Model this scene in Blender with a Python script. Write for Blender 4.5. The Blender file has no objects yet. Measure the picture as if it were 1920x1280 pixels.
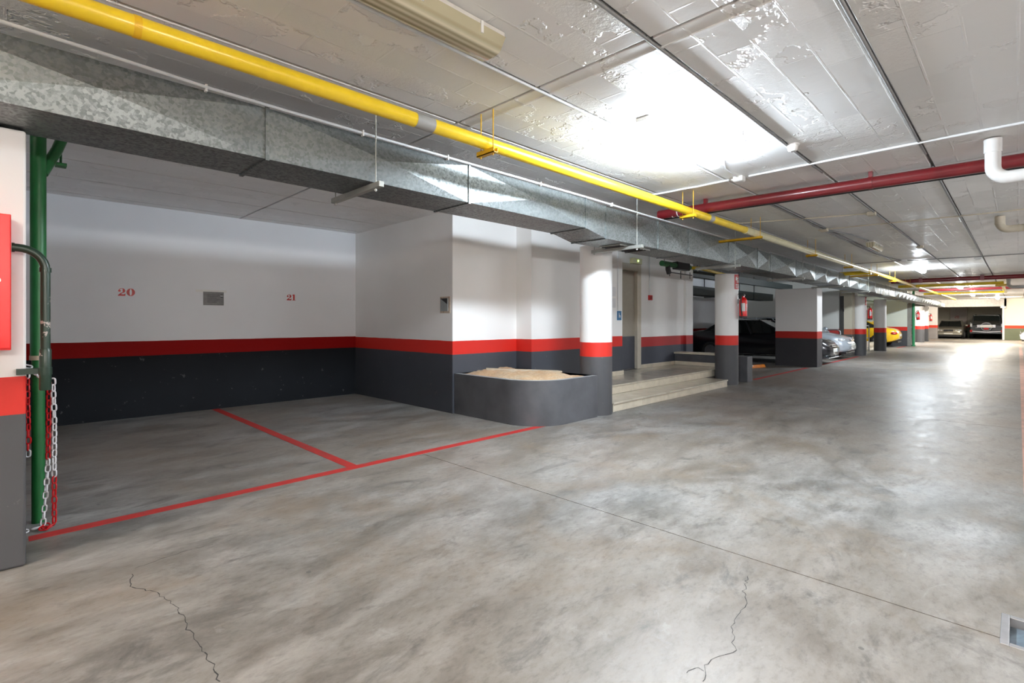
import bpy, bmesh, math, random
from math import sin, cos, pi, sqrt, radians
from mathutils import Vector, Matrix
random.seed(7)
SC = bpy.context.scene
COL = SC.collection

# ------------------------------------------------------------------ camera
cd = bpy.data.cameras.new('camera'); cam = bpy.data.objects.new('camera', cd); COL.objects.link(cam)
cd.sensor_width = 36.0; cd.lens = 17.8; cd.shift_y = -38/1920.0
cd.clip_start = 0.05; cd.clip_end = 200
cam.location = (0, 0, 1.35); cam.rotation_euler = (radians(90), 0, radians(-45))
SC.camera = cam
# ------------------------------------------------------------------ world, exposure
w = bpy.data.worlds.new('world'); SC.world = w; w.use_nodes = True
w.node_tree.nodes['Background'].inputs[0].default_value = (0.75, 0.8, 0.9, 1)
w.node_tree.nodes['Background'].inputs[1].default_value = 0.05
vs = SC.view_settings
vs.view_transform = 'Standard'; vs.look = 'None'; vs.gamma = 1.0; vs.exposure = 0.35
vs.use_curve_mapping = False
SC.cycles.use_denoising = True
SC.cycles.max_bounces = 10; SC.cycles.diffuse_bounces = 7; SC.cycles.glossy_bounces = 4
SC.cycles.transmission_bounces = 4
SC.cycles.sample_clamp_indirect = 6.0
SC.cycles.caustics_reflective = False; SC.cycles.caustics_refractive = False
# lamps: (x0, x1, y, colour, strength, label) - lit ones only; all under the ceiling; first six are unseen, assumed and added for fill
E = 100.0
LIT = [
 (-4.6, -3.2, 2.1, (1.0, .90, .80), .7*E, 'assumed unseen lit ceiling lamp at the closed end of the corridor', 0),
 (-2.3, -.9, 3.22, (1.0, .90, .82), .85*E, 'assumed unseen lit ceiling lamp close to the duct behind the near square pillar', 0),
 (-1.7, -.5, -1.0, (1.0, .92, .84), 1.25*E, 'added unseen fill lamp hung behind the viewpoint over the corridor', .7),  # this and the opposite row: hung out of view as added fill
 (1.0, 2.4, -3.2, (1.0, .94, .89), 1.35*E, 'added unseen fill lamp over the opposite row of bays beside the viewpoint', .7),
 (8.0, 9.4, -3.2, (.90, .95, 1.0), 1.1*E, 'added unseen fill lamp over the opposite row of bays past the thick red pipe', .7),
 (14.2, 15.6, -3.2, (.92, .95, 1.0), 1.3*E, 'added unseen fill lamp over the opposite row of bays across from the broad pillar', .7),
 (3.58, 4.97, 2.12, (.80, .90, 1.0), 2.2*E, 'brightly lit fluorescent lamp on the ceiling, nearest lit one', 0),
 (18.9, 20.3, 2.1, (.85, .93, 1.0), 2.2*E, 'lit fluorescent lamp just before the second maroon cross pipe', 0),
 (30.2, 31.7, 1.9, (.93, .97, 1.0), 2.8*E, 'lit fluorescent lamp beyond the yellow cross pipe', 0),
 (39.5, 41.0, 1.9, (1.0, .95, .86), 5*E, 'lit fluorescent lamp before the far white beam', 0),
 (47.0, 48.4, 1.0, (1.0, .90, .74), 4.5*E, 'lit warm fluorescent lamp closest to the parked cars at the far end', 0),
 (37.2, 38.6, 6.6, (1.0, .92, .85), 4.0*E, 'lit lamp above the far stair lobby behind the green pipe', 0),
]

# ------------------------------------------------------------------ materials
def newmat(name):
    m = bpy.data.materials.new(name); m.use_nodes = True
    return m, m.node_tree, m.node_tree.nodes['Principled BSDF']
def N(t, kind, **kw):
    n = t.nodes.new(kind)
    for k, v in kw.items():
        if k in n.inputs.keys(): n.inputs[k].default_value = v
        else: setattr(n, k, v)
    return n
def objco(t, scale=(1,1,1)):
    g = t.nodes.new('ShaderNodeNewGeometry'); mp = t.nodes.new('ShaderNodeMapping')
    mp.inputs['Scale'].default_value = scale
    t.links.new(g.outputs['Position'], mp.inputs[0]); return mp.outputs[0]
def noise(t, co, scale, detail=6, rough=.55, dist=0):
    n = N(t, 'ShaderNodeTexNoise'); n.inputs['Scale'].default_value = scale; n.inputs['Detail'].default_value = detail
    n.inputs['Roughness'].default_value = rough; n.inputs['Distortion'].default_value = dist
    t.links.new(co, n.inputs['Vector']); return n.outputs['Fac']
def ramp(t, fac, stops, interp='LINEAR'):
    r = t.nodes.new('ShaderNodeValToRGB'); r.color_ramp.interpolation = interp
    while len(r.color_ramp.elements) < len(stops): r.color_ramp.elements.new(.5)
    for e, (p, c) in zip(r.color_ramp.elements, stops):
        e.position = p; e.color = (c[0], c[1], c[2], 1) if not isinstance(c, (int, float)) else (c, c, c, 1)
    t.links.new(fac, r.inputs[0]); return r.outputs[0]
def math_(t, op, a, b=None, c=None):
    n = t.nodes.new('ShaderNodeMath'); n.operation = op
    for i, v in enumerate((a, b, c)):
        if v is None: continue
        if isinstance(v, (int, float)): n.inputs[i].default_value = v
        else: t.links.new(v, n.inputs[i])
    return n.outputs[0]
def mix(t, fac, a, b, mode='MIX'):
    n = t.nodes.new('ShaderNodeMix'); n.data_type = 'RGBA'; n.blend_type = mode
    for i, v in ((0, fac), (6, a), (7, b)):
        if isinstance(v, (int, float)): n.inputs[i].default_value = v
        elif isinstance(v, tuple): n.inputs[i].default_value = (*v, 1)
        else: t.links.new(v, n.inputs[i])
    return n.outputs[2]
def bump(t, b, h, strength=.3, dist=.01, normal=None):
    n = t.nodes.new('ShaderNodeBump'); n.inputs['Strength'].default_value = strength; n.inputs['Distance'].default_value = dist
    t.links.new(h, n.inputs['Height'])
    if normal is not None: t.links.new(normal, n.inputs['Normal'])
    t.links.new(n.outputs[0], b.inputs['Normal']); return n.outputs[0]
def plain(name, c, rough=.5, metal=0, bmp=0, var=.12, vscale=9, coat=0):
    m, t, b = newmat(name)
    co = objco(t); f = noise(t, co, vscale, 5)
    d = tuple(x*(1-var) for x in c); u = tuple(min(1, x*(1+var)) for x in c)
    t.links.new(ramp(t, f, [(.3, d), (.7, u)]), b.inputs['Base Color'])
    b.inputs['Roughness'].default_value = rough; b.inputs['Metallic'].default_value = metal
    b.inputs['Coat Weight'].default_value = coat
    if bmp: bump(t, b, noise(t, co, vscale*8, 4), bmp, .004)
    return m
def emit(name, c, s):
    m, t, b = newmat(name)
    b.inputs['Base Color'].default_value = (.9, .9, .9, 1)
    b.inputs['Emission Color'].default_value = (*c, 1); b.inputs['Emission Strength'].default_value = s
    return m

WHITE = (.86, .86, .85); RED = (.62, .025, .015); DARK = (.062, .066, .076)
def banded(name, z1=.84, z2=1.046, dark=DARK, white=WHITE, red=RED, rough=.55, spec=.4):
    """wall paint in three heights: dark dado, red band, white above"""
    m, t, b = newmat(name)
    co = objco(t); sp = t.nodes.new('ShaderNodeSeparateXYZ'); t.links.new(co, sp.inputs[0])
    wob = math_(t, 'MULTIPLY', math_(t, 'SUBTRACT', noise(t, co, 3.0, 3), .5), .010)
    z = math_(t, 'ADD', sp.outputs[2], wob)
    lo = math_(t, 'GREATER_THAN', z, z1); hi = math_(t, 'GREATER_THAN', z, z2)
    n1 = noise(t, co, 1.7, 6); n2 = noise(t, co, 14, 5)
    wcol = mix(t, ramp(t, n1, [(.35, .0), (.75, .25)]), white, tuple(c*.86 for c in white))
    dcol = mix(t, ramp(t, n1, [(.3, 0), (.7, .5)]), dark, tuple(c*1.35 for c in dark))
    # scuffs near the ground
    sc = math_(t, 'MULTIPLY', math_(t, 'GREATER_THAN', n2, .69), .5)
    dcol = mix(t, sc, dcol, (.12, .12, .125))
    c = mix(t, lo, dcol, red); c = mix(t, hi, c, wcol)
    t.links.new(c, b.inputs['Base Color'])
    b.inputs['Roughness'].default_value = rough; b.inputs['Specular IOR Level'].default_value = spec
    bump(t, b, noise(t, co, 60, 4), .12, .004)
    return m
M_BAND = banded('banded_wall_paint')
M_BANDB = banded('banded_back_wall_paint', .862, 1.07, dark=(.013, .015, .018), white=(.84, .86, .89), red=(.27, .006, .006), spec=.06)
M_BANDL = banded('banded_lobby_wall_paint', .775, .995, dark=(.05, .056, .075), red=(.40, .02, .02))
M_BANDP = banded('banded_pillar_paint', dark=(.062, .063, .068))
M_BANDG = banded('banded_green_tint_paint', white=(.66, .74, .68))
M_BANDF = banded('banded_far_wall_paint', dark=(.14, .16, .10), white=(.82, .78, .66), red=(.75, .06, .02))
M_DARKW = plain('dark_dado_paint', (.075, .077, .085), .5, bmp=.15, var=.2, vscale=4)

def m_ceiling():
    m, t, b = newmat('rough_painted_ceiling')
    co = objco(t)
    def brick(wd, rh, ms):
        br = t.nodes.new('ShaderNodeTexBrick'); t.links.new(co, br.inputs['Vector'])
        br.inputs['Scale'].default_value = 1.0; br.inputs['Brick Width'].default_value = wd; br.inputs['Row Height'].default_value = rh
        br.inputs['Mortar Size'].default_value = ms; br.inputs['Mortar Smooth'].default_value = .5; br.offset = 0.35
        br.inputs['Color1'].default_value = (1,1,1,1); br.inputs['Color2'].default_value = (0,0,0,1); br.inputs['Mortar'].default_value = (.5,.5,.5,1)
        return br
    big = brick(.62, .219, .003); small = brick(.62, .219, .009)
    n0 = noise(t, co, 2.2, 5, .62); ng = noise(t, co, .45, 3)
    v = math_(t, 'ADD', math_(t, 'MULTIPLY', big.outputs['Color'], .34), math_(t, 'MULTIPLY', n0, .9))
    patch = ramp(t, v, [(.655, 0), (.675, 1)])       # rough render showing through the smooth coat
    n1 = noise(t, co, 55, 6, .7); n1b = noise(t, co, 18, 4, .6); n2 = noise(t, co, .5, 3); n3 = noise(t, co, 6, 6, .6)
    col = ramp(t, n2, [(.3, (.84, .84, .835)), (.7, (.90, .90, .895))])
    col = mix(t, math_(t, 'MULTIPLY', patch, .35), col, (.78, .77, .75))
    col = mix(t, .11, col, small.outputs['Color'], 'MULTIPLY')
    dark = math_(t, 'MULTIPLY', math_(t, 'GREATER_THAN', n1, .70), .35)
    col = mix(t, dark, col, (.25, .24, .22))
    t.links.new(col, b.inputs['Base Color'])
    t.links.new(ramp(t, n3, [(.3, .42), (.7, .30)]), b.inputs['Roughness'])
    b.inputs['Specular IOR Level'].default_value = .6
    h = math_(t, 'MULTIPLY', math_(t, 'ADD', math_(t, 'MULTIPLY', n1, .45), math_(t, 'MULTIPLY', n1b, .8)), patch)
    h = math_(t, 'ADD', h, math_(t, 'MULTIPLY', patch, .5))
    h = math_(t, 'ADD', h, math_(t, 'MULTIPLY', n3, .35))
    nb = bump(t, b, h, .6, .016)
    rm = ramp(t, noise(t, co, 3.1, 4), [(.42, 0), (.6, 1)])
    inv = math_(t, 'MULTIPLY', small.outputs['Fac'], rm)
    bump(t, b, inv, .6, .008, nb)
    return m
M_CEIL = m_ceiling()
M_JOINT = plain('ceiling_joint', (.20, .20, .20), .8, bmp=.3, var=.3)

def m_floor():
    m, t, b = newmat('polished_concrete_floor')
    co = objco(t); cs = objco(t, (1, 1, 1))
    mp = t.nodes.new('ShaderNodeMapping'); mp.inputs['Rotation'].default_value = (0, 0, radians(-50)); mp.inputs['Scale'].default_value = (1, 2.1, 1)
    g = t.nodes.new('ShaderNodeNewGeometry'); t.links.new(g.outputs['Position'], mp.inputs[0]); ca = mp.outputs[0]
    a = noise(t, ca, 1.25, 9, .66, .35); c2 = noise(t, ca, 6.0, 9, .72, .3); f = noise(t, co, 40, 6, .7)
    warm = noise(t, co, .33, 2, .5)
    col = ramp(t, a, [(.30, (.13, .127, .118)), (.43, (.225, .222, .212)), (.54, (.32, .317, .307)), (.70, (.43, .428, .42))])
    col = mix(t, .8, col, ramp(t, c2, [(.30, (.42, .42, .41)), (.48, (.80, .80, .79)), (.68, (1, 1, 1))]), 'MULTIPLY')
    col = mix(t, .22, col, ramp(t, f, [(.3, .4), (.7, 1.0)]), 'MULTIPLY')
    col = mix(t, ramp(t, warm, [(.42, .45), (.62, 0)]), col, (.23, .18, .13))
    # spots and drops
    v = t.nodes.new('ShaderNodeTexVoronoi'); v.inputs['Scale'].default_value = 2.3; t.links.new(co, v.inputs['Vector'])
    sp = math_(t, 'LESS_THAN', v.outputs['Distance'], .035)
    col = mix(t, math_(t, 'MULTIPLY', sp, .6), col, (.06, .06, .06))
    v2 = t.nodes.new('ShaderNodeTexVoronoi'); v2.inputs['Scale'].default_value = 1.1; t.links.new(co, v2.inputs['Vector'])
    sw = ramp(t, noise(t, ca, 1.7, 7, .72, 2.0), [(.60, 0), (.70, .35)])
    col = mix(t, sw, col, (.42, .42, .41))
    st = ramp(t, noise(t, ca, 2.1, 10, .74, .6), [(.32, .8), (.47, 0)])
    col = mix(t, st, col, (.085, .08, .072))
    sb = ramp(t, noise(t, co, .9, 8, .7, .4), [(.50, 0), (.64, .6)])
    col = mix(t, sb, col, (.21, .165, .12))
    gr = ramp(t, noise(t, ca, 14, 8, .75), [(.34, .55), (.5, 1)])
    col = mix(t, .6, col, gr, 'MULTIPLY')
    t.links.new(col, b.inputs['Base Color'])
    rr = math_(t, 'ADD', math_(t, 'MULTIPLY', a, .25), math_(t, 'MULTIPLY', c2, .38))
    t.links.new(math_(t, 'ADD', rr, .10), b.inputs['Roughness'])
    b.inputs['Specular IOR Level'].default_value = .65
    bump(t, b, c2, .12, .01)
    return m
M_FLOOR = m_floor()
M_GAP = plain('floor_joint', (.03, .03, .03), .9)
M_CRACK = plain('crack', (.05, .05, .05), .95)

def m_galv(name='galvanised_steel', base=(.30, .33, .33), lo=.58):
    m, t, b = newmat(name)
    co = objco(t)
    v = t.nodes.new('ShaderNodeTexVoronoi'); v.inputs['Scale'].default_value = 60; t.links.new(co, v.inputs['Vector'])
    n = noise(t, co, 70, 4, .6, .6); s = t.nodes.new('ShaderNodeSeparateColor'); t.links.new(v.outputs['Color'], s.inputs[0])
    f = math_(t, 'ADD', math_(t, 'MULTIPLY', s.outputs[0], .45), math_(t, 'MULTIPLY', n, .55))
    big = noise(t, co, 1.4, 4)
    c = ramp(t, f, [(.3, tuple(x*lo for x in base)), (.62, base)])
    c = mix(t, ramp(t, big, [(.4, .3), (.65, 0)]), c, tuple(x*.5 for x in base))
    t.links.new(c, b.inputs['Base Color']); b.inputs['Metallic'].default_value = .88
    t.links.new(ramp(t, f, [(.3, .52), (.7, .38)]), b.inputs['Roughness'])
    bump(t, b, f, .10, .003)
    return m
M_GALV = m_galv()
M_STRUT = plain('zinc_strut', (.42, .43, .40), .5, .6)
M_YEL = plain('yellow_pipe_paint', (.80, .56, .015), .32, bmp=.06, vscale=5, coat=.3)
M_YDK = plain('yellow_bracket_paint', (.72, .42, .01), .45)
M_TAPE = plain('grey_tape', (.30, .30, .29), .5)
M_SLEEVE = plain('cream_pipe_sleeve', (.62, .58, .36), .3, coat=.4)
M_MAROON = plain('red_sprinkler_paint', (.165, .010, .014), .36, bmp=.05, coat=.3)
M_BLACKP = plain('black_pipe', (.02, .02, .022), .5)
M_GREEN = plain('green_pipe_paint', (.012, .14, .035), .4, bmp=.08)
M_GREEN2 = plain('light_green_pipe_paint', (.03, .27, .11), .4)
def m_worn():
    m, t, b = newmat('chipped_dark_green_paint')
    co = objco(t); n = noise(t, co, 22, 5, .7)
    sp = t.nodes.new('ShaderNodeSeparateXYZ'); t.links.new(co, sp.inputs[0])
    low = math_(t, 'LESS_THAN', sp.outputs[2], 1.50)
    chips = math_(t, 'MULTIPLY', math_(t, 'GREATER_THAN', n, .585), low)
    chips = math_(t, 'MULTIPLY', chips, math_(t, 'GREATER_THAN', sp.outputs[2], 1.16))
    t.links.new(mix(t, chips, (.012, .035, .022), (.38, .34, .31)), b.inputs['Base Color'])
    b.inputs['Roughness'].default_value = .35
    return m
M_WORN = m_worn()
M_PVC = plain('white_pvc', (.78, .78, .77), .35, coat=.2, var=.05)
M_PVC2 = plain('cream_pvc', (.66, .60, .48), .4, var=.05)
M_CABLE = plain('white_conduit', (.72, .74, .76), .5, var=.06)
M_GCABLE = plain('grey_conduit', (.22, .22, .22), .5)
M_LAMPBODY = plain('lamp_body', (.62, .60, .56), .45)
def m_diff():
    m, t, b = newmat('aged_diffuser')
    co = objco(t); sp = t.nodes.new('ShaderNodeSeparateXYZ'); t.links.new(co, sp.inputs[0])
    wv = math_(t, 'SINE', math_(t, 'MULTIPLY', sp.outputs[1], 150))
    c = ramp(t, math_(t, 'ADD', math_(t, 'MULTIPLY', wv, .5), .5), [(0, (.36, .32, .20)), (1, (.66, .61, .44))])
    t.links.new(c, b.inputs['Base Color']); b.inputs['Roughness'].default_value = .18
    b.inputs['Coat Weight'].default_value = .6
    return m
M_DIFF = m_diff()
M_TILE = plain('beige_marble_tile', (.52, .47, .38), .22, var=.12, vscale=6, coat=.2)
M_TILE2 = plain('beige_riser_tile', (.60, .54, .43), .3, var=.10, vscale=7)
M_GROUT = plain('tile_bed', (.16, .14, .12), .8)
M_RIM = plain('grey_planter_rim', (.30, .32, .33), .6, bmp=.2, var=.2)
def m_sand():
    m, t, b = newmat('ochre_sand')
    co = objco(t); n = noise(t, co, 26, 7, .7); n2 = noise(t, co, 3, 3)
    c = ramp(t, n, [(.3, (.42, .29, .17)), (.7, (.74, .60, .42))])
    c = mix(t, ramp(t, n2, [(.45, .5), (.6, 0)]), c, (.60, .36, .18))
    t.links.new(c, b.inputs['Base Color']); b.inputs['Roughness'].default_value = .95
    bump(t, b, n, .7, .02); return m
M_SAND = m_sand()
M_WOOD = plain('weathered_wood', (.46, .38, .28), .7, bmp=.3, vscale=12)
M_DOOR = plain('beige_door_leaf', (.30, .27, .22), .5, var=.05)
M_DFRAME = plain('cream_door_frame', (.50, .46, .38), .5, var=.05)
M_REDC = plain('glossy_red_enamel', (.80, .006, .006), .3, var=.04, coat=.4)
M_REDD = plain('deep_red_paint', (.5, .01, .01), .35)
M_WHITE = plain('white_plastic', (.78, .78, .76), .4, var=.05)
M_REDLINE = None
def m_line():
    m, t, b = newmat('worn_red_floor_paint')
    co = objco(t); n = noise(t, co, 9, 8, .75)
    t.links.new(ramp(t, n, [(.28, (.30, .10, .09)), (.42, (.42, .03, .025)), (.7, (.55, .02, .018))]), b.inputs['Base Color'])
    b.inputs['Roughness'].default_value = .5; return m
M_REDLINE = m_line()
M_FADED = plain('faded_red_floor_paint', (.50, .26, .20), .4, var=.3, vscale=3)
M_CHROME = plain('chrome', (.75, .75, .76), .15, 1, var=.03)
M_STEEL = plain('satin_steel', (.45, .46, .47), .35, .8)
M_RUBBER = plain('black_rubber', (.015, .015, .016), .7)
M_BLK = plain('black_plastic', (.02, .02, .022), .45)
M_RIMM = plain('alloy_rim', (.38, .39, .41), .3, .8)
def carpaint(name, c, metal=.3, rough=.28):
    m, t, b = newmat(name)
    b.inputs['Base Color'].default_value = (*c, 1); b.inputs['Metallic'].default_value = metal
    b.inputs['Roughness'].default_value = rough; b.inputs['Coat Weight'].default_value = .8; b.inputs['Coat Roughness'].default_value = .05
    n = noise(t, objco(t), 300, 2); bump(t, b, n, .02, .001); return m
P_BLACK = carpaint('black_car_paint', (.010, .011, .016)); P_SILVER = carpaint('blue_silver_car_paint', (.48, .54, .60), .5)
P_YELLOW = carpaint('yellow_car_paint', (.85, .52, .01), .05); P_BEIGE = carpaint('champagne_car_paint', (.42, .40, .33), .5)
P_DGREY = carpaint('dark_grey_car_paint', (.03, .034, .038), .4); P_WHITE = carpaint('white_car_paint', (.8, .8, .8), 0)
M_CGLASS = carpaint('tinted_car_glass', (.012, .016, .016), 0, .06)
M_HLAMP = carpaint('headlight_lens', (.62, .66, .70), .3, .1)
M_TLAMP = carpaint('tail_light_lens', (.45, .01, .01), 0, .12)
M_PLATE = plain('number_plate', (.75, .75, .72), .4, var=.03)
M_BLUE = plain('blue_sign', (.02, .13, .28), .4, var=.05)
M_ORANGE = plain('orange_plastic', (.75, .22, .01), .5)
M_SIGNG = plain('grey_sign_plate', (.13, .125, .12), .35, .5, var=.2, vscale=20)
M_INK = plain('black_ink', (.02, .02, .02), .6)
M_PAPER = plain('notice_paper', (.70, .72, .74), .7, var=.06)
M_MORTAR = plain('peeled_plaster', (.55, .46, .38), .9, bmp=.4, var=.25, vscale=30)
M_PGREY = plain('cover_plate_grey', (.30, .33, .33), .4)
M_EXIT = emit('green_led', (.55, 1, .15), 5)
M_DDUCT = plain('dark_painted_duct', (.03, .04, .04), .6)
M_CHW = plain('white_chain_plastic', (.72, .73, .76), .45, var=.05)
M_CHR = plain('red_chain_plastic', (.50, .008, .012), .4, var=.08)

# ------------------------------------------------------------------ mesh helpers
class MB:
    def __init__(s): s.v = []; s.f = []
    def add(s, vs, fs):
        k = len(s.v); s.v += [tuple(p) for p in vs]; s.f += [tuple(i+k for i in f) for f in fs]; return s
    def box(s, x0, x1, y0, y1, z0, z1):
        return s.hexa([(x0,y0,z0),(x1,y0,z0),(x1,y1,z0),(x0,y1,z0)], [(x0,y0,z1),(x1,y0,z1),(x1,y1,z1),(x0,y1,z1)])
    def hexa(s, b, t):
        return s.add(list(b)+list(t), [(3,2,1,0),(4,5,6,7),(0,1,5,4),(1,2,6,5),(2,3,7,6),(3,0,4,7)])
    def prism(s, poly, z0, z1):          # poly in XY, counter-clockwise
        n = len(poly)
        return s.add([(x,y,z0) for x,y in poly]+[(x,y,z1) for x,y in poly],
                     [tuple(range(n-1,-1,-1)), tuple(range(n,2*n))]+[(i,(i+1)%n,n+(i+1)%n,n+i) for i in range(n)])
    def tube(s, pts, r, n=12, caps=True, closed=False):
        pts = [Vector(p) for p in pts]; rs = r if isinstance(r, (list, tuple)) else [r]*len(pts)
        k = len(pts); rings = []; up = None
        for i, p in enumerate(pts):
            if closed: d = (pts[(i+1)%k]-pts[i-1])
            else: d = (pts[min(i+1,k-1)]-pts[max(i-1,0)])
            d.normalize()
            if up is None:
                a = Vector((0,0,1)) if abs(d.z) < .9 else Vector((1,0,0))
                up = (a - d*a.dot(d)).normalized()
            else:
                up = (up - d*up.dot(d)).normalized()
            q = d.cross(up)
            rings.append([p + (up*cos(2*pi*j/n)+q*sin(2*pi*j/n))*rs[i] for j in range(n)])
        vs = [v for R in rings for v in R]; fs = []
        m = k if closed else k-1
        for i in range(m):
            a = i*n; b = ((i+1)%k)*n
            fs += [(a+j, a+(j+1)%n, b+(j+1)%n, b+j) for j in range(n)]
        if caps and not closed: fs += [tuple(range(n-1,-1,-1)), tuple(range((k-1)*n, k*n))]
        return s.add(vs, fs)
    def cyl(s, p0, p1, r, n=16): return s.tube([p0, p1], r, n)
    def lathe(s, prof, c=(0,0,0), n=20, axis='z'):  # prof: (r, h)
        vs = []; fs = []
        for r, h in prof:
            for j in range(n):
                a = 2*pi*j/n; x, y = r*cos(a), r*sin(a)
                p = (x, y, h) if axis == 'z' else ((x, h, y) if axis == 'y' else (h, x, y))
                vs.append((p[0]+c[0], p[1]+c[1], p[2]+c[2]))
        for i in range(len(prof)-1):
            fs += [(i*n+j, i*n+(j+1)%n, (i+1)*n+(j+1)%n, (i+1)*n+j) for j in range(n)]
        fs += [tuple(range(n-1,-1,-1)), tuple(range((len(prof)-1)*n, len(prof)*n))]
        return s.add(vs, fs)
    def mesh(s, name, off=(0,0,0), smooth=None, mat=None):
        me = bpy.data.meshes.new(name)
        me.from_pydata([(x-off[0], y-off[1], z-off[2]) for x,y,z in s.v], [], s.f)
        bm = bmesh.new(); bm.from_mesh(me); bmesh.ops.recalc_face_normals(bm, faces=bm.faces); bm.to_mesh(me); bm.free()
        if mat: me.materials.append(mat)
        if smooth is not None:
            me.polygons.foreach_set('use_smooth', [True]*len(me.polygons)); me.set_sharp_from_angle(angle=radians(smooth))
        return me
    def build(s, name, mat, parent=None, smooth=None, bevel=0, local=False, label=None, seg=2):
        off = (0,0,0)
        if parent is not None and not local:
            off = Vector((0,0,0)); q = parent
            while q is not None: off = off + q.location; q = q.parent
        me = s.mesh(name, off, smooth, mat)
        o = bpy.data.objects.new(name, me); COL.objects.link(o)
        if parent is not None: o.parent = parent
        if bevel:
            b = o.modifiers.new('bevel', 'BEVEL'); b.width = bevel; b.segments = seg; b.limit_method = 'ANGLE'; b.angle_limit = radians(40)
        if label: o['label'] = label
        return o
def tag(o, label, cat, group=None):
    o['label'] = label; o['category'] = cat
    if group: o['group'] = group
    return o
def thing(name, label, cat, loc=(0,0,0), group=None, rz=0):
    o = bpy.data.objects.new(name, None); COL.objects.link(o); o.location = loc; o.rotation_euler = (0,0,rz)
    o.empty_display_size = .2
    return tag(o, label, cat, group)
def struct(o): o['kind'] = 'structure'; return o
def box(*a): return MB().box(*a)
def arc(c, r, a0, a1, n, plane='xz'):
    out = []
    for i in range(n+1):
        a = a0+(a1-a0)*i/n; u, v = r*cos(a), r*sin(a)
        out.append({'xz': (c[0]+u, c[1], c[2]+v), 'yz': (c[0], c[1]+u, c[2]+v), 'xy': (c[0]+u, c[1]+v, c[2])}[plane])
    return out
def copy_tree(o, parent=None):
    c = o.copy(); COL.objects.link(c); c.parent = parent
    for ch in list(o.children): copy_tree(ch, c)
    return c

# ================================================================== THE SHELL
ZC = 2.98; YB = 8.75; XN = -5.2; XF = 57.5; YR = -6.0
# floor: slabs divided by sawn joints
fl = struct(box(XN-.2, XF+.2, YR-.2, YB+.2, -.30, -.06).build('floor', M_GAP))
xj = [XN, 3.0, 9.0, 17.4, 25.0, 33.0, 41.0, 49.0, XF]
yj = [YR, .005, YB]
drain = (2.95, 3.26, -.30, .055)
for i in range(len(xj)-1):
    for j in range(2):
        g = .008
        x0, x1, y0, y1 = xj[i]+g/2, xj[i+1]-g/2, (YR if j == 0 else -1.9), (-1.9 if j == 0 else YB)
        if j == 0: y1 -= g
        else: y1 = 4.336
        if i in (0, 1) and j == 1:
            # leave the square hole of the floor drain open
            a, b2, c, d = drain
            mb = MB()
            if i == 0:
                mb.box(x0, a, y0, y1, -.06, 0); mb.box(a, x1, d, y1, -.06, 0); mb.box(a, x1, y0, c, -.06, 0)
            else:
                mb.box(b2, x1, y0, y1, -.06, 0); mb.box(x0, b2, d, y1, -.06, 0); mb.box(x0, b2, y0, c, -.06, 0)
            mb.build('slab', M_FLOOR, fl)
        else:
            box(x0, x1, y0, y1, -.06, 0).build('slab', M_FLOOR, fl)
bays = [XN, 4.8, 12.3, 23.3, 34.6, XF]
for a_, b_ in zip(bays[:-1], bays[1:]): box(a_+.003, b_-.003, 4.340, YB, -.06, 0).build('slab', M_FLOOR, fl)
def crack(pts, w0=.004):
    mb = MB(); pts2 = []
    for (a, b) in zip(pts[:-1], pts[1:]):
        n = max(2, int(math.dist(a, b)/.022))
        for k in range(n):
            t_ = k/n; pts2.append((a[0]+(b[0]-a[0])*t_+random.uniform(-.009,.009), a[1]+(b[1]-a[1])*t_+random.uniform(-.009,.009)))
    pts2.append(pts[-1])
    for (a, b) in zip(pts2[:-1], pts2[1:]):
        d = Vector((b[0]-a[0], b[1]-a[1])); 
        if d.length < 1e-5: continue
        n = Vector((-d.y, d.x)).normalized()*w0*random.uniform(.25, .6)
        mb.add([(a[0]-n.x,a[1]-n.y,.0006),(b[0]-n.x,b[1]-n.y,.0006),(b[0]+n.x,b[1]+n.y,.0006),(a[0]+n.x,a[1]+n.y,.0006)], [(0,1,2,3)])
    return mb.build('crack', M_CRACK, fl)
crack([(0.48, 3.354), (0.451, 3.177), (0.528, 3.056), (0.559, 2.889), (0.575, 2.735), (0.565, 2.573), (0.579, 2.428), (0.57, 2.295), (0.576, 2.215), (0.568, 2.115)], .0045)
crack([(0.891, 3.448), (0.728, 3.461), (0.594, 3.437), (0.498, 3.411)], .003)
crack([(2.768, 1.01), (2.615, 0.97), (2.513, 0.922), (2.289, 0.904), (2.161, 0.847), (2.116, 0.81), (2.037, 0.851), (1.933, 0.866), (1.847, 0.836)], .0032)
crack([(1.909, 0.864), (1.895, 0.896), (1.848, 0.9)], .003)

# ceiling: panels between joists with recessed joints
ce = struct(box(XN-.2, XF+.2, YR-.2, YB+.2, ZC+.03, ZC+.22).build('ceiling', M_JOINT))
PW, PL = .875, 4.25
y0 = .635 - PW*8
pm = None
ys = [y0 + PW*k for k in range(18)]; xs = [2.63 + PL*k for k in range(-2, 14)]
g = .014
pm_box = MB().box(g, PL-g*.7, g, PW-g, 0, .035); pm = pm_box.mesh('panel', mat=M_CEIL)
for y in ys:
    for x in xs:
        if y+PW < YR or y > YB: continue
        o = bpy.data.objects.new('panel', pm); COL.objects.link(o); o.parent = ce; o.location = (x, y, ZC)
        bv = o.modifiers.new('bevel', 'BEVEL'); bv.width = .006; bv.segments = 2
# cast ribs beside the cross joints seen in the near bays
for x in (2.63, 6.88):
    box(x+.12, x+.145, YR, 3.3, ZC-.006, ZC+.002).build('rib', M_CEIL, ce, bevel=.004)

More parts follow.
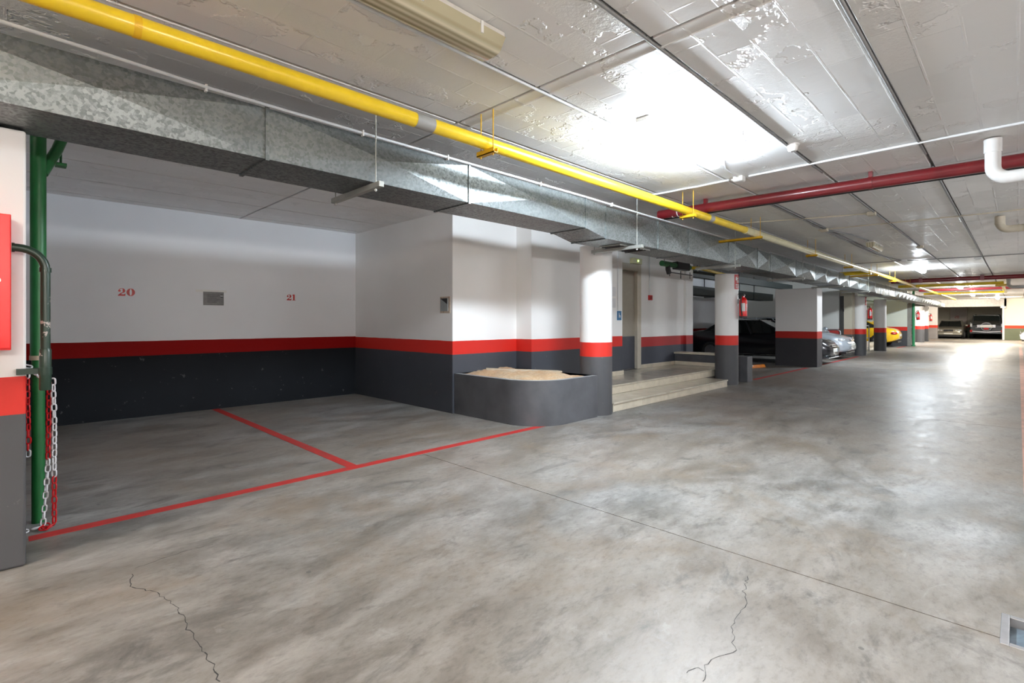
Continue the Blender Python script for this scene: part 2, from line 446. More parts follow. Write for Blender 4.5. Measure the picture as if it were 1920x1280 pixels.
# perimeter walls
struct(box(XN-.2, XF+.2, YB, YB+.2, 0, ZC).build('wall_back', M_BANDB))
struct(box(XN-.2, XF+.2, YR-.2, YR, 0, ZC).build('wall_right', M_BAND))
struct(box(XN-.2, XN, YR, YB, 0, ZC).build('wall_near', M_BAND))
struct(box(XF, XF+.2, YR, YB, 0, ZC).build('wall_far', M_BANDF))
struct(box(-.55, -.35, 4.46, YB, 0, ZC).build('wall_left', M_BANDB))
# service core between the empty bays and the stair lobby
M_BANDC = banded('banded_core_wall_paint', .86, 1.06, dark=(.045, .05, .062), red=(.60, .02, .012))
def m_core_side():
    return banded('banded_core_side_paint', .86, 1.06, dark=(.022, .022, .025), red=(.40, .012, .012))
struct(box(4.62, 5.95, 5.85, YB, 0, ZC).build('wall_core', M_BANDC))
struct(box(5.95, 8.58, 5.51, YB, 0, ZC).build('wall_pilaster', M_BANDC))
wl = struct(MB().box(8.58, 8.82, 5.95, YB, 0, ZC).box(9.92, 12.05, 5.95, YB, 0, ZC).box(8.82, 9.92, 6.07, YB, 0, ZC).box(8.82, 9.92, 5.95, 6.07, 2.50, ZC).build('wall_lobby', M_BANDL))
struct(box(12.05, 12.42, 5.88, YB, 0, ZC).build('wall_lobby_end', M_BANDL))
# door
dr = struct(MB().box(8.90, 9.84, 6.01, 6.055, .30, 2.45).build('door_1', M_DOOR, bevel=.004))
box(8.90, 9.84, 6.004, 6.012, .31, 1.02).build('kick_panel', plain('door_dark_paint', (.045, .05, .065), .5), dr, label='dark painted lower part of the door')
fr = MB().box(9.84, 9.99, 5.925, 6.06, .30, 2.60).box(8.75, 8.90, 5.925, 6.06, .30, 2.60).box(8.90, 9.84, 5.925, 6.06, 2.45, 2.60)
fr.build('door_frame', M_DFRAME, dr, bevel=.01)
MB().cyl((9.02, 6.01, 1.32), (9.02, 5.96, 1.32), .012).cyl((9.02, 5.965, 1.32), (9.13, 5.965, 1.32), .011).build('door_handle', M_STEEL, dr, smooth=40)
box(9.00, 9.04, 5.998, 6.012, 1.16, 1.38).build('lock_plate', M_STEEL, dr)

# second lobby block, third wall, far pieces
M_BANDS = banded('banded_second_lobby_paint', dark=(.07, .075, .07), white=(.70, .71, .68), red=(.5, .06, .05))
struct(box(23.12, 26.3, 4.95, YB, 0, ZC).build('wall_second_lobby', M_BANDS))
struct(box(34.5, 34.75, 4.25, YB, 0, ZC).build('wall_yellow_bay', M_BANDG))
struct(box(40.3, 40.5, 5.6, YB, 0, ZC).build('wall_far_lobby', plain('bright_lobby_paint', (.82, .79, .76), .5)))
struct(box(51.0, 51.3, YR, .72, 0, ZC).build('wall_far_right', M_BANDF))
struct(box(50.9, XF, 4.96, 5.16, 0, ZC).build('wall_recess_side', M_BAND))
struct(box(51.0, 51.4, .60, 4.96, 2.43, ZC).build('trim_1', plain('white_beam_paint', (.82, .80, .78), .5)))
struct(box(56.9, XF, 3.05, 4.1, 0, 2.9).build('wall_recess_pier', banded('banded_recess_paint', white=(.55, .50, .48), dark=(.02, .025, .05), red=(.35, .01, .02))))

# red painted numbers on the back wall: didone digits
def ellipse(cx, cz, a, b, n=28): return [(cx+a*cos(2*pi*i/n), cz+b*sin(2*pi*i/n)) for i in range(n)]
def digit_mb(ch, x, z, h, y, mb):
    """fat-face digits as thin painted shapes standing on the plane y"""
    def strip(L, R):
        n = len(L)
        mb.add([(x+p[0]*h, y, z+p[1]*h) for p in L]+[(x+p[0]*h, y, z+p[1]*h) for p in R], [(i, i+1, n+i+1, n+i) for i in range(n-1)])
    if ch == '0':
        O = ellipse(.46, .5, .46, .5); I = ellipse(.46, .5, .12, .44); O.append(O[0]); I.append(I[0]); strip(O, I); return 1.02
    if ch == '1':
        strip([(.16, 0), (.16, 1)], [(.44, 0), (.44, 1)]); strip([(0, 0), (0, .07)], [(.6, 0), (.6, .07)])
        strip([(.16, 1), (0, .86)], [(.16, .84), (0, .82)]); return .66
    if ch == '2':
        L = []; R = []
        for i in range(17):     # bowl: ball, thick right side, thinning into the diagonal
            a = radians(200 - i*15.5); th = .10 + .19*max(0, cos(a))**.8 if cos(a) > 0 else .10
            L.append((.42+.36*cos(a), .68+.32*sin(a))); R.append((.42+(.36-th)*cos(a), .68+(.32-.06)*sin(a)))
        L += [(.45, .34), (.2, .16)]; R += [(.30, .38), (.02, .12)]
        strip(L, R)
        B = ellipse(.17, .66, .15, .13, 14); mb.add([(x+p[0]*h, y-.0006, z+p[1]*h) for p in B], [tuple(range(14))])
        strip([(.0, 0), (.02, .14), (.3, .24), (.6, .20), (.78, .32)], [(.0, 0), (.2, 0), (.45, 0), (.78, .0), (.80, .32)]); return .9
def number(txt, x, z, h, label):
    mb = MB(); cx = x
    for c in txt: cx += digit_mb(c, cx, z, h, YB-.002, mb)*h
    tag(mb.build('painted_number', M_REDD), label, 'number', 'bay numbers on the back wall')
number('20', 1.09, 1.70, .105, 'red painted number 20 on the white back wall, fat serif digits twenty')
number('21', 3.36, 1.705, .10, 'red painted number 21 on the white back wall, near the service core corner')
def redline(x0, x1, y0, y1, label, mat=M_REDLINE):
    tag(box(x0, x1, y0, y1, .0004, .0016).build('floor_line', mat), label, 'floor line')
redline(.10, 4.98, 4.29, 4.39, 'long red painted line along the open front of the two empty bays')
redline(2.23, 2.33, 4.39, YB-.02, 'red painted divider line running back between bays 20 and 21')
redline(12.2, 16.4, 4.27, 4.37, 'red painted line in front of the bay behind the second round column')
redline(17.5, 23.0, 4.27, 4.37, 'red painted line under the noses of the silver and black cars')
redline(31.8, 34.3, 4.27, 4.37, 'red painted line behind the yellow car')
redline(5.6, 49.5, -.13, -.03, 'long faded pink line down the opposite side of the corridor', M_FADED)

# floor drain
a, b2, c, d = drain
dn = thing('floor_drain', 'square metal floor drain sunk at the end of the sawn floor joint', 'drain', ((a+b2)/2, (c+d)/2, 0))
t_ = .028
MB().box(a, b2, c, c+t_, -.058, .003).box(a, b2, d-t_, d, -.058, .003).box(a, a+t_, c+t_, d-t_, -.058, .003).box(b2-t_, b2, c+t_, d-t_, -.058, .003).build('frame', plain('drain_frame_metal', (.42, .42, .43), .4, .6), dn, bevel=.003)
mb = MB(); nn = 14
cxm, cym = (a+b2)/2, (c+d)/2
grid = []
for i in range(nn+1):
    for j in range(nn+1):
        u = a+t_+(b2-a-2*t_)*i/nn; v = c+t_+(d-c-2*t_)*j/nn
        q = min(1, max(abs(i-nn/2), abs(j-nn/2))/(nn/2)); grid.append((u, v, -.012-.028*(q**3)))
mb.add(grid, [(i*(nn+1)+j, (i+1)*(nn+1)+j, (i+1)*(nn+1)+j+1, i*(nn+1)+j+1) for i in range(nn) for j in range(nn)])
mb.build('dished_plate', plain('blue_grey_zinc', (.20, .26, .31), .35, .6, var=.4, vscale=14), dn, smooth=60)

# ================================================================== PILLARS
def column(x, y, r, label, mat=M_BANDP, top=2.44):
    t0 = thing('round_column', label, 'column', (x, y, 0), 'pillars along the corridor')
    MB().lathe([(r, 0), (r, .02), (r, top)], (x, y, 0), 48).build('shaft', mat, t0, smooth=40)
    return t0
column(6.15, 4.40, .235, 'round painted column beside the sand planter, at the foot of the first steps')
column(11.02, 4.46, .235, 'round painted column at the far end of the first steps, extinguisher on it', top=2.36)
column(23.95, 4.46, .235, 'round painted column between the silver car and the second steps', top=2.34)
column(28.2, 4.46, .235, 'round painted column in front of the second steps, next to the yellow car', top=2.34)
column(41.7, 4.5, .24, 'round painted column right after the far steel railing', top=2.31)
def pier(x0, x1, y0, y1, label, mat=M_BANDP, top=2.44, name='square_pillar'):
    return tag(box(x0, x1, y0, y1, 0, top).build(name, mat, bevel=.012), label, 'pillar', 'pillars along the corridor')
pier(-.70, .08, 3.88, 4.44, 'square painted pillar at the picture edge carrying the red hose cabinet', top=2.40)
pier(16.78, 17.32, 4.16, 5.30, 'broad square pillar between the orange wheel stop and the black car nose', banded('banded_broad_pillar_shaded', dark=(.035, .035, .04), red=(.45, .02, .012)), top=2.33)  # darker copy of the pillar paint, the face's shade put into dado and band
pier(43.9, 44.4, 4.3, 5.0, 'flat pillar behind the far round column, extinguisher on its edge', top=2.31)
pier(50.6, 51.3, 4.42, 4.97, 'last square pillar, next to the beige saloon', banded('banded_last_pillar', dark=(.30, .28, .28), white=(.85, .82, .80), red=(.75, .06, .03)), top=2.9)
pier(34.5, 34.85, 4.10, 4.26, 'narrow grey post at the end of the wall behind the yellow car', plain('grey_post_paint', (.22, .23, .22), .6), top=2.3)
wp = thing('roller_door_post', 'slim white post at the edge of the far recess, beside the dark jeep', 'post', (50.9, .72, 0))
box(50.85, 50.97, .70, .82, 0, 2.42).build('upright', M_WHITE, wp, bevel=.01)
box(50.80, 51.0, .62, .92, 2.30, 2.43).build('bracket', M_WHITE, wp, bevel=.01)

# ================================================================== PLANTER
def planter_outline(off):
    x0, x1, y0, y1, r = 4.65+off, 5.905, 4.20+off, 5.845, .55-off
    P = [(x1, y0), (x1, y1), (x0, y1)]
    P += [(x0+r+r*cos(a), y0+r+r*sin(a)) for a in [pi + (pi/2)*k/14 for k in range(15)]]
    return P
pl = thing('sand_planter', 'low dark grey walled bed with a rounded corner, filled with sand', 'planter', (5.2, 5.0, 0))
O = planter_outline(0); I = planter_outline(.08)
I = [(x, min(y, 5.49 if x > 5.93 else 5.849)) for x, y in I]
n = len(O)
mb = MB(); mb.add([(x,y,0) for x,y in O]+[(x,y,.585) for x,y in O], [(i,(i+1)%n,n+(i+1)%n,n+i) for i in range(n)])
mb.build('wall', M_DARKW, pl, smooth=35)
mb = MB(); mb.add([(x,y,.585) for x,y in O]+[(x,y,.585) for x,y in I]+[(x,y,.40) for x,y in I]+[(x,y,.587) for x,y in O],
      [(i,(i+1)%n,n+(i+1)%n,n+i) for i in range(n)]+[(n+i,n+(i+1)%n,2*n+(i+1)%n,2*n+i) for i in range(n)])
mb.build('rim', M_RIM, pl)
mb = MB(); G = 46; vs_ = []
from mathutils import noise as mn
for i in range(G+1):
    for j in range(G+1):
        x = 4.67+(5.90-4.67)*i/G; y = 4.24+(5.845-4.24)*j/G
        r = .5
        if x < 4.67+r and y < 4.24+r:
            dx, dy = x-(4.67+r), y-(4.24+r); q = math.hypot(dx, dy)
            if q > r: x, y = 4.67+r+dx*r/q, 4.24+r+dy*r/q
        e = min((x-4.67)/.35, (y-4.24)/.35, (5.95-x)/.3, 1)
        rr = min(1.0, max(0.0, e))
        z = .52 + .085*sqrt(rr) + .03*mn.noise(Vector((x*3, y*3, 0))) + .022*mn.noise(Vector((x*13, y*13, 2)))
        vs_.append((x, y, z))
mb.add(vs_, [(i*(G+1)+j, (i+1)*(G+1)+j, (i+1)*(G+1)+j+1, i*(G+1)+j+1) for i in range(G) for j in range(G)])
sd = mb.build('sand', M_SAND, pl, smooth=80); sd['kind'] = 'stuff'
pk = MB(); A = Vector((5.86, 5.44, .64)); B = Vector((6.22, 4.70, .60))
pk.hexa([(5.10,5.62,.585),(5.16,5.54,.585),(5.86,4.80,.585),(5.89,4.92,.585)], [(5.10,5.66,.65),(5.16,5.56,.645),(5.86,4.80,.61),(5.89,4.92,.61)])
tag(pk.build('wooden_plank', M_WOOD, bevel=.004), 'narrow weathered wooden board lying across the back of the sand', 'board')

# ================================================================== STEPS
def tiles(mb_parent, x0, x1, y0, y1, z0, z1, n, mat, axis='x', gap=.004, name='tile'):
    for k in range(n):
        a0 = x0+(x1-x0)*k/n+gap/2; a1 = x0+(x1-x0)*(k+1)/n-gap/2
        box(a0, a1, y0, y1, z0, z1).build(name, mat, mb_parent, bevel=.003, seg=1)
st = thing('entrance_steps', 'two beige marble steps with a landing leading to the lobby door', 'steps', (8.5, 5.0, 0))
MB().box(6.37, 10.50, 4.26, 4.72, 0, .118).box(5.96, 11.55, 4.72, 5.50, 0, .27).box(8.60, 11.55, 5.5, 5.94, 0, .27).build('core', M_GROUT, st)
tiles(st, 6.37, 10.50, 4.245, 4.26, .002, .118, 5, M_TILE2, name='riser')
tiles(st, 6.36, 10.52, 4.225, 4.72, .120, .148, 5, M_TILE, name='tread')
tiles(st, 5.96, 11.18, 4.710, 4.73, .150, .268, 6, M_TILE2, name='riser')
tiles(st, 5.96, 11.53, 4.700, 5.08, .271, .300, 6, M_TILE, name='tread')
for r_ in range(1):
    tiles(st, 5.96, 11.53, 5.084, 5.50, .271, .299, 12, M_TILE)
tiles(st, 8.60, 11.53, 5.504, 5.945, .271, .299, 6, M_TILE)
box(10.50, 10.52, 4.245, 4.72, .002, .118).build('riser', M_TILE2, st)
bb = struct(MB().box(9.99, 11.54, 5.925, 5.948, .30, .385).build('baseboard_lobby', M_TILE2, bevel=.003))
struct(MB().box(5.96, 8.60, 5.486, 5.508, .30, .385).box(8.585, 8.61, 5.50, 5.93, .30, .385).build('baseboard_pilaster', M_TILE2, bevel=.003))
# low wall closing the landing
lw = thing('low_wall', 'low dark grey wall closing the landing behind the second round column', 'wall', (11.7, 5, 0))
box(11.56, 11.86, 4.22, 5.94, 0, .56).build('wall_body', M_DARKW, lw, bevel=.01)
box(11.53, 11.89, 4.60, 5.945, .562, .605).build('cap', M_TILE2, lw, bevel=.004)
box(11.538, 11.558, 4.70, 5.92, .302, .385).build('tile_skirting', M_TILE2, lw)

st2 = thing('entrance_steps', 'far beige steps behind the round column, between the silver and yellow cars', 'steps', (28, 5.0, 0))
MB().box(26.4, 31.4, 4.90, 5.25, 0, .12).box(26.4, 31.4, 5.25, 6.2, 0, .27).build('core', M_GROUT, st2)
tiles(st2, 26.4, 31.4, 4.88, 4.90, .002, .118, 5, M_TILE2, name='riser'); tiles(st2, 26.4, 31.4, 4.87, 5.25, .12, .15, 5, M_TILE, name='tread')
tiles(st2, 26.4, 31.4, 5.23, 5.25, .15, .268, 5, M_TILE2, name='riser'); tiles(st2, 26.4, 31.4, 5.22, 6.2, .27, .30, 5, M_TILE, name='tread')
box(26.9, 28.6, 4.92, 5.4, .15, .42).build('block', M_TILE2, st2, bevel=.01)
tag(box(36.0, 40.3, 4.75, 5.6, 0, .15).build('far_step', M_TILE2, bevel=.01), 'far pale step beside the steel railing past the green pipe', 'step')

# ================================================================== DUCT
du = thing('ventilation_duct', 'long galvanised rectangular ventilation duct with cross-creased panels along the corridor', 'duct', (0, 3.76, 2.4))
def duct_sec(x0, x1, zb0, zt0, zb1, zt1, amp, y0=3.507, y1=4.02):
    """one creased duct length: near side, far side and underside are shallow pyramids"""
    v = [(x0,y0,zb0),(x1,y0,zb1),(x1,y0,zt1),(x0,y0,zt0),(x0,y1,zb0),(x1,y1,zb1),(x1,y1,zt1),(x0,y1,zt0)]
    xm = (x0+x1)/2; zm = (zb0+zb1+zt0+zt1)/4
    v += [(xm, y0-amp, zm), (xm, y1+amp, zm), (xm, (y0+y1)/2, (zb0+zb1)/2-abs(amp)*.15)]
    f = [(0,1,8),(1,2,8),(2,3,8),(3,0,8),(4,5,9),(5,6,9),(6,7,9),(7,4,9),(0,1,10),(1,5,10),(5,4,10),(4,0,10),(3,2,6,7),(0,4,7,3),(1,5,6,2)]
    o = MB().add(v, f).build('duct_section', M_GALV, du)
    return o
seams = [-5.19, -3.6, -2.26, -.52, 1.22, 2.96, 4.70]
def flange(x, zb, zt, y0=3.507, y1=4.02, w_=.012, h_=.010):
    mb = MB(); mb.box(x-w_, x+w_, y0-h_, y0+.004, zb-h_, zt+h_).box(x-w_, x+w_, y1-.004, y1+h_, zb-h_, zt+h_).box(x-w_, x+w_, y0, y1, zb-h_, zb+.004)
    mb.build('flange', M_GALV, du)
for k, (a, b2) in enumerate(zip(seams[:-1], seams[1:])):
    duct_sec(a+.004, b2-.004, 2.42, 2.755, 2.42, 2.755, .052)
    flange(b2, 2.42, 2.755)
duct_sec(4.71, 5.10, 2.42, 2.755, 2.345, 2.73, .0)
flange(5.10, 2.345, 2.73, w_=.006)
xs2 = [5.10, 6.35, 7.25, 8.74, 10.1, 10.8, 12.47, 14.0, 15.1, 16.3, 17.5, 18.8, 20.0, 21.4]
for k, (a, b2) in enumerate(zip(xs2[:-1], xs2[1:])):
    zt = 2.73 if a < 9 else 2.70
    duct_sec(a+.004, b2-.004, 2.345, zt, 2.345, zt, .022 if a < 8 else .075)
    flange(b2, 2.345, zt, w_=.008)
box(5.55, 6.30, 3.60, 3.92, 2.328, 2.340).build('grille_frame', M_STRUT, du)
mb = MB()
for k in range(9): mb.box(5.58+k*.078, 5.60+k*.078, 3.62, 3.90, 2.318, 2.329)
mb.build('grille_slats', M_BLK, du)
k_ = 21.4; zb, zt = 2.33, 2.68
first = True
while k_ < 41.8:
    L = [1.0, .9, 1.3][int(k_*3) % 3]
    duct_sec(k_+.004, min(k_+L, 42)-.004, zb, zt, zb, zt, .02 if k_ < 25 else .085); flange(k_+L, zb, zt, w_=.008)
    k_ += L
    if 28 < k_ < 31: zb, zt = 2.31, 2.62
box(41.9, 45.5, 3.55, 4.0, 2.32, 2.55).build('duct_section', M_GALV, du)
# hangers
hx = [(-1.7, 'behind the near pillar line'), (1.99, 'nearest in view'), (5.72, 'beside the round column by the planter'), (8.9, 'by the second round column'),
      (12.6, 'between the second round column and the broad pillar'), (16.2, 'at the broad square pillar'), (19.6, 'above the silver car'), (23.2, 'above the second lobby wall'), (27.2, 'above the far steps')]
proto = None
for i, (x, wh) in enumerate(hx):
    zb_ = 2.42 if x < 4.8 else 2.345
    h = thing('duct_hanger', 'steel strap hanger under the ventilation duct, ' + wh, 'hanger', (x, 3.76, zb_), 'duct hangers')
    MB().box(x-.021, x+.021, 3.37, 4.16, zb_-.062, zb_-.020).build('strut_bar', M_STRUT, h, bevel=.003)
    yn = 3.455 if x < 9 else 3.405
    for yy in (yn, 4.12):
        MB().cyl((x, yy, zb_-.085), (x, yy, ZC+.002), .0045, 8).lathe([(.012, 0), (.012, .012)], (x, yy, zb_-.080), 6).build('threaded_rod', M_STRUT, h)
# cable lying along the duct edge
pts = [(-3.0, 3.47, 2.80), (-1.2, 3.46, 2.81), (.0, 3.46, 2.79), (.35, 3.47, 2.785), (.9, 3.485, 2.768), (2, 3.49, 2.765), (3.5, 3.488, 2.767), (4.7, 3.488, 2.767), (6.0, 3.49, 2.755), (8.7, 3.49, 2.75)]
cb = thing('duct_cable', 'thin pale conduit running along the upper edge of the ventilation duct', 'cable', (0, 3.48, 2.77))
MB().tube(pts, .011, 8).build('conduit', M_CABLE, cb, smooth=60)
for x in (.86, 1.9, 2.7, 3.9, 5.2): box(x-.006, x+.006, 3.475, 3.505, 2.742, 2.785).build('cable_tie', M_WHITE, cb)

# ================================================================== CEILING PIPES
YP = 2.925; ZP = 2.73
yp = thing('yellow_gas_pipe', 'long yellow painted pipe hung under the ceiling parallel to the duct', 'pipe', (0, YP, ZP))
MB().cyl((XN+.02, YP, ZP), (8.0, YP, ZP), .049, 28).build('pipe_run', M_YEL, yp, smooth=40)
MB().cyl((1.98, YP, ZP), (2.13, YP, ZP), .0505, 28).build('tape_wrap', M_TAPE, yp, smooth=40, label='grey tape wrapped round the yellow pipe')
MB().cyl((6.62, YP, ZP), (6.74, YP, ZP), .0505, 28).build('tape_wrap', M_TAPE, yp, smooth=40)
MB().cyl((.42, YP, ZP), (.45, YP, ZP), .0515, 28).build('clamp_ring', M_YDK, yp, smooth=40)
MB().cyl((7.9, YP, ZP), (16.8, YP, ZP), .058, 24).build('pipe_sleeve', M_SLEEVE, yp, smooth=40, label='cream metal sleeve round the middle of the yellow pipe')
MB().cyl((16.6, YP-.02, ZP), (42.5, YP-.1, ZP), .05, 20).build('pipe_run', M_YEL, yp, smooth=40)
MB().cyl((16.9, YP-.05, ZP-.03), (16.9, 3.9, ZP-.03), .055, 16).build('pipe_branch', M_YEL, yp, smooth=40)
MB().cyl((25.3, 3.4, ZP), (25.3, .37, ZP), .055, 18).build('pipe_cross_run', M_YEL, yp, smooth=40)
MB().cyl((25.3, .42, ZP), (33.0, .42, ZP), .05, 16).build('pipe_run', M_YEL, yp, smooth=40)
MB().cyl((33.0, .37, ZP), (33.0, 3.4, ZP), .05, 16).build('pipe_cross_run', M_YEL, yp, smooth=40)
box(25.1, 25.5, .30, .58, ZP-.12, ZP-.05).build('valve_box', M_YDK, yp, bevel=.01)
hp = [(2.65, 'nearest one'), (6.04, 'just before the red cross pipe'), (8.35, 'where the stub turns off'), (11.4, 'mid sleeve'),
      (14.5, 'near the sleeve end'), (17.6, 'past the cream sleeve'), (20.6, 'before the second red pipe'), (23.9, 'at the second red pipe')]
for x, wh in hp:
    h = thing('pipe_hanger', 'yellow saddle bracket on rods under the yellow pipe, ' + wh, 'hanger', (x, YP, ZP), 'yellow pipe hangers')
    big = x in (8.35, 17.6)
    y1 = YP+.10 if not big else YP+.62
    MB().box(x-.022, x+.022, YP-.10, y1, ZP-.088, ZP-.083+.002).box(x-.022, x-.017, YP-.10, y1, ZP-.088, ZP-.050).box(x+.017, x+.022, YP-.10, y1, ZP-.088, ZP-.050).build('saddle', M_YDK, h)
    for yy in (YP-.07, YP+.07):
        MB().cyl((x, yy, ZP-.105), (x, yy, ZC+.002), .0045, 8).build('rod', M_YDK, h)
rp = thing('red_sprinkler_pipe', 'thick dark red pipe crossing the ceiling before the first curved white drain', 'pipe', (6.55, 0, 2.80))
MB().cyl((6.98, YR+.02, 2.86), (6.58, 3.62, 2.86), .062, 24).build('pipe_run', M_MAROON, rp, smooth=40)
MB().cyl((7.13, YR+.02, 2.83), (6.73, 3.62, 2.83), .018, 10).build('thin_pipe', M_BLACKP, rp, smooth=40, label='thin black pipe running beside the red one')
for y in (-3.2, 1.14, 2.95):
    xx = 6.58+(3.62-y)*.0416
    MB().cyl((xx, y-.02, 2.86), (xx, y+.02, 2.86), .068, 20).box(xx-.03, xx+.03, y-.018, y+.018, 2.91, ZC).build('clamp', M_MAROON, rp, smooth=40)
for y in (3.32, 3.40): MB().cyl((6.593, y, 2.86), (6.593, y+.012, 2.86), .0645, 20).build('paint_ring', M_WHITE, rp)
rp2 = thing('red_sprinkler_pipe', 'second maroon cross pipe, farther off above the yellow cross pipe', 'pipe', (24.4, 0, 2.86))
MB().cyl((24.4, YR+.02, 2.88), (24.4, 3.5, 2.88), .075, 16).build('pipe_run', M_MAROON, rp2, smooth=40)
for y in (.9, 2.6): box(24.3, 24.5, y-.05, y+.05, 2.80, ZC).build('clamp', M_MAROON, rp2)
rp3 = thing('red_sprinkler_pipe', 'third maroon cross pipe, thinnest and deepest in the garage', 'pipe', (32.2, 0, 2.8))
MB().cyl((32.2, -.5, 2.87), (32.2, 3.5, 2.87), .06, 14).build('pipe_run', M_MAROON, rp3, smooth=40)

def pvc(x, y, r, zt, zb_, mat, label, rad=.11, end=YR+.02):
    p = thing('pvc_drain', label, 'pipe', (x, y, zt))
    path = [(x, y, zt), (x, y, zb_+rad)] + [(x, y-rad+rad*cos(a), zb_+rad-rad*sin(a)) for a in [pi/2*k/8 for k in range(1, 9)]] + [(x, y-rad-.12, zb_), (x, end, zb_+.05)]
    MB().tube(path, r, 24).build('bend', mat, p, smooth=50)
    MB().lathe([(r*1.12, -.12), (r*1.12, 0)], (x, y, zt), 24).build('socket', mat, p, smooth=40)
    for q in (.10, .16, .20): MB().cyl((x, y-rad-q, zb_), (x, y-rad-q-.012, zb_), r*1.10, 24).build('collar', mat, p, smooth=40)
pvc(6.22, .16, .055, 2.97, 2.615, M_PVC, 'white plastic drain pipe bending out of the ceiling, nearest in view')
pvc(10.87, .20, .055, 2.97, 2.765, M_PVC2, 'cream plastic drain pipe bending out of the ceiling, middle distance', .10)
pvc(26.4, .26, .06, 2.97, 2.62, M_PVC, 'white plastic drain pipe beyond the yellow cross pipe', .12)

# conduits, boxes, detector
def conduit(pts, r, mat, label, name='conduit'):
    return tag(MB().tube(pts, r, 8).build(name, mat, smooth=60), label, 'conduit')
def wav(x0, y0_, y1_, n, amp):
    return [(x0+random.uniform(-amp, amp), y0_+(y1_-y0_)*k/n, 2.965) for k in range(n+1)]
conduit(wav(5.86, -5.8, 2.12, 16, .02), .012, M_CABLE, 'white wavy conduit across the ceiling in front of the thick red pipe')
conduit(wav(5.86, 2.34, 3.45, 6, .02)+[(5.86, 3.48, 2.93)], .012, M_CABLE, 'white conduit from the square junction box towards the duct')
conduit([(4.98, 2.12, 2.955), (5.12, 2.10, 2.965), (5.4, 2.20, 2.965), (5.76, 2.22, 2.965)], .008, M_CABLE, 'thin white lead from the lit lamp to its junction box')
def jbox(x, y, s, label, mat=M_WHITE):
    t0 = thing('junction_box', label, 'junction box', (x, y, ZC-.05), 'ceiling junction boxes')
    box(x-s, x+s, y-s*1.05, y+s*1.05, ZC-.05, ZC+.002).build('body', mat, t0, bevel=.005)
    box(x-s*.85, x+s*.85, y-s*.9, y+s*.9, ZC-.056, ZC-.051).build('cover', mat, t0, bevel=.003)
    for q in (-.5, 0, .5): MB().cyl((x+s*q, y+s*1.05, ZC-.025), (x+s*q, y+s*1.05+.02, ZC-.025), .011, 10).build('gland', mat, t0)
jbox(5.86, 2.23, .05, 'white square junction box beside the nearest lit lamp')
jbox(9.15, 1.55, .05, 'white junction box on the ceiling just beyond the thick red pipe', M_PVC2)
jbox(10.2, 2.42, .055, 'cream junction box before the small unlit lamp', M_PVC2)
jbox(14.0, 1.50, .05, 'small junction box past the small unlit lamp', M_PVC2)
jbox(17.5, .72, .06, 'far junction box near the second lit lamp', M_PVC)
jbox(16.9, 2.15, .06, 'junction box feeding the second lit lamp', M_PVC)
conduit([(9.15, 1.62, 2.965), (8.9, 2.4, 2.965), (8.5, 3.4, 2.965)], .009, M_PVC2, 'cream conduit from the box beyond the red pipe towards the duct')
conduit([(10.2, -4, 2.965), (10.4, .2, 2.965), (10.3, 1.4, 2.965), (10.2, 2.35, 2.965)], .009, M_PVC2, 'cream conduit reaching the box by the small unlit lamp')
conduit([(16.9, 3.4, 2.965), (16.95, 2.2, 2.965), (17.2, .72, 2.965), (17.4, -4, 2.965)], .011, M_GCABLE, 'grey conduit crossing before the second lit lamp')
conduit([(6.9, 2.43, 2.965), (9.3, 2.42, 2.965), (9.7, 2.45, 2.965), (10.13, 2.42, 2.965)], .012, M_GCABLE, 'grey cable in the ceiling joint leading to the cream box')
conduit([(10.28, 2.42, 2.965), (11.2, 2.2, 2.965), (12.2, 2.12, 2.965)], .012, M_GCABLE, 'grey cable from the cream box to the small unlit lamp')
conduit([(10.28, 2.46, 2.965), (14.8, 2.44, 2.965), (16.8, 2.20, 2.965)], .010, M_GCABLE, 'grey cable from the cream box on to the second lit lamp')
for yj_, nm in ((.635, 'third'), (1.51, 'second'), (2.385, 'first')):
    conduit([(-3.0, yj_, 2.970), (1, yj_+.004, 2.972), (3.3, yj_-.003, 2.970), (5.8, yj_+.003, 2.972), (6.3, yj_, 2.97)] if nm != 'first' else [(-3.0, yj_, 2.970), (1, yj_+.004, 2.972), (3.0, yj_-.003, 2.970)], .010, M_GCABLE if nm != 'first' else M_CABLE, 'thin cable tucked in the %s long ceiling joint from the yellow pipe' % nm)
    conduit([(6.9, yj_-.0, 2.970), (9.0, yj_+.004, 2.972), (13.0, yj_-.003, 2.970), (17.0, yj_+.003, 2.972)], .012, M_GCABLE, 'dark cable along the %s ceiling joint beyond the thick red pipe' % nm)
sdt = thing('smoke_detector', 'small round white smoke detector on the ceiling joint', 'detector', (5.13, 1.47, 2.93))
MB().lathe([(.030, -.065), (.040, -.055), (.045, -.02), (.055, -.015), (.058, .0)], (5.13, 1.47, ZC), 24).build('housing', M_WHITE, sdt, smooth=40)
MB().lathe([(.02, -.068), (.024, -.064)], (5.13, 1.47, ZC), 16).build('sensor_tip', M_TAPE, sdt)

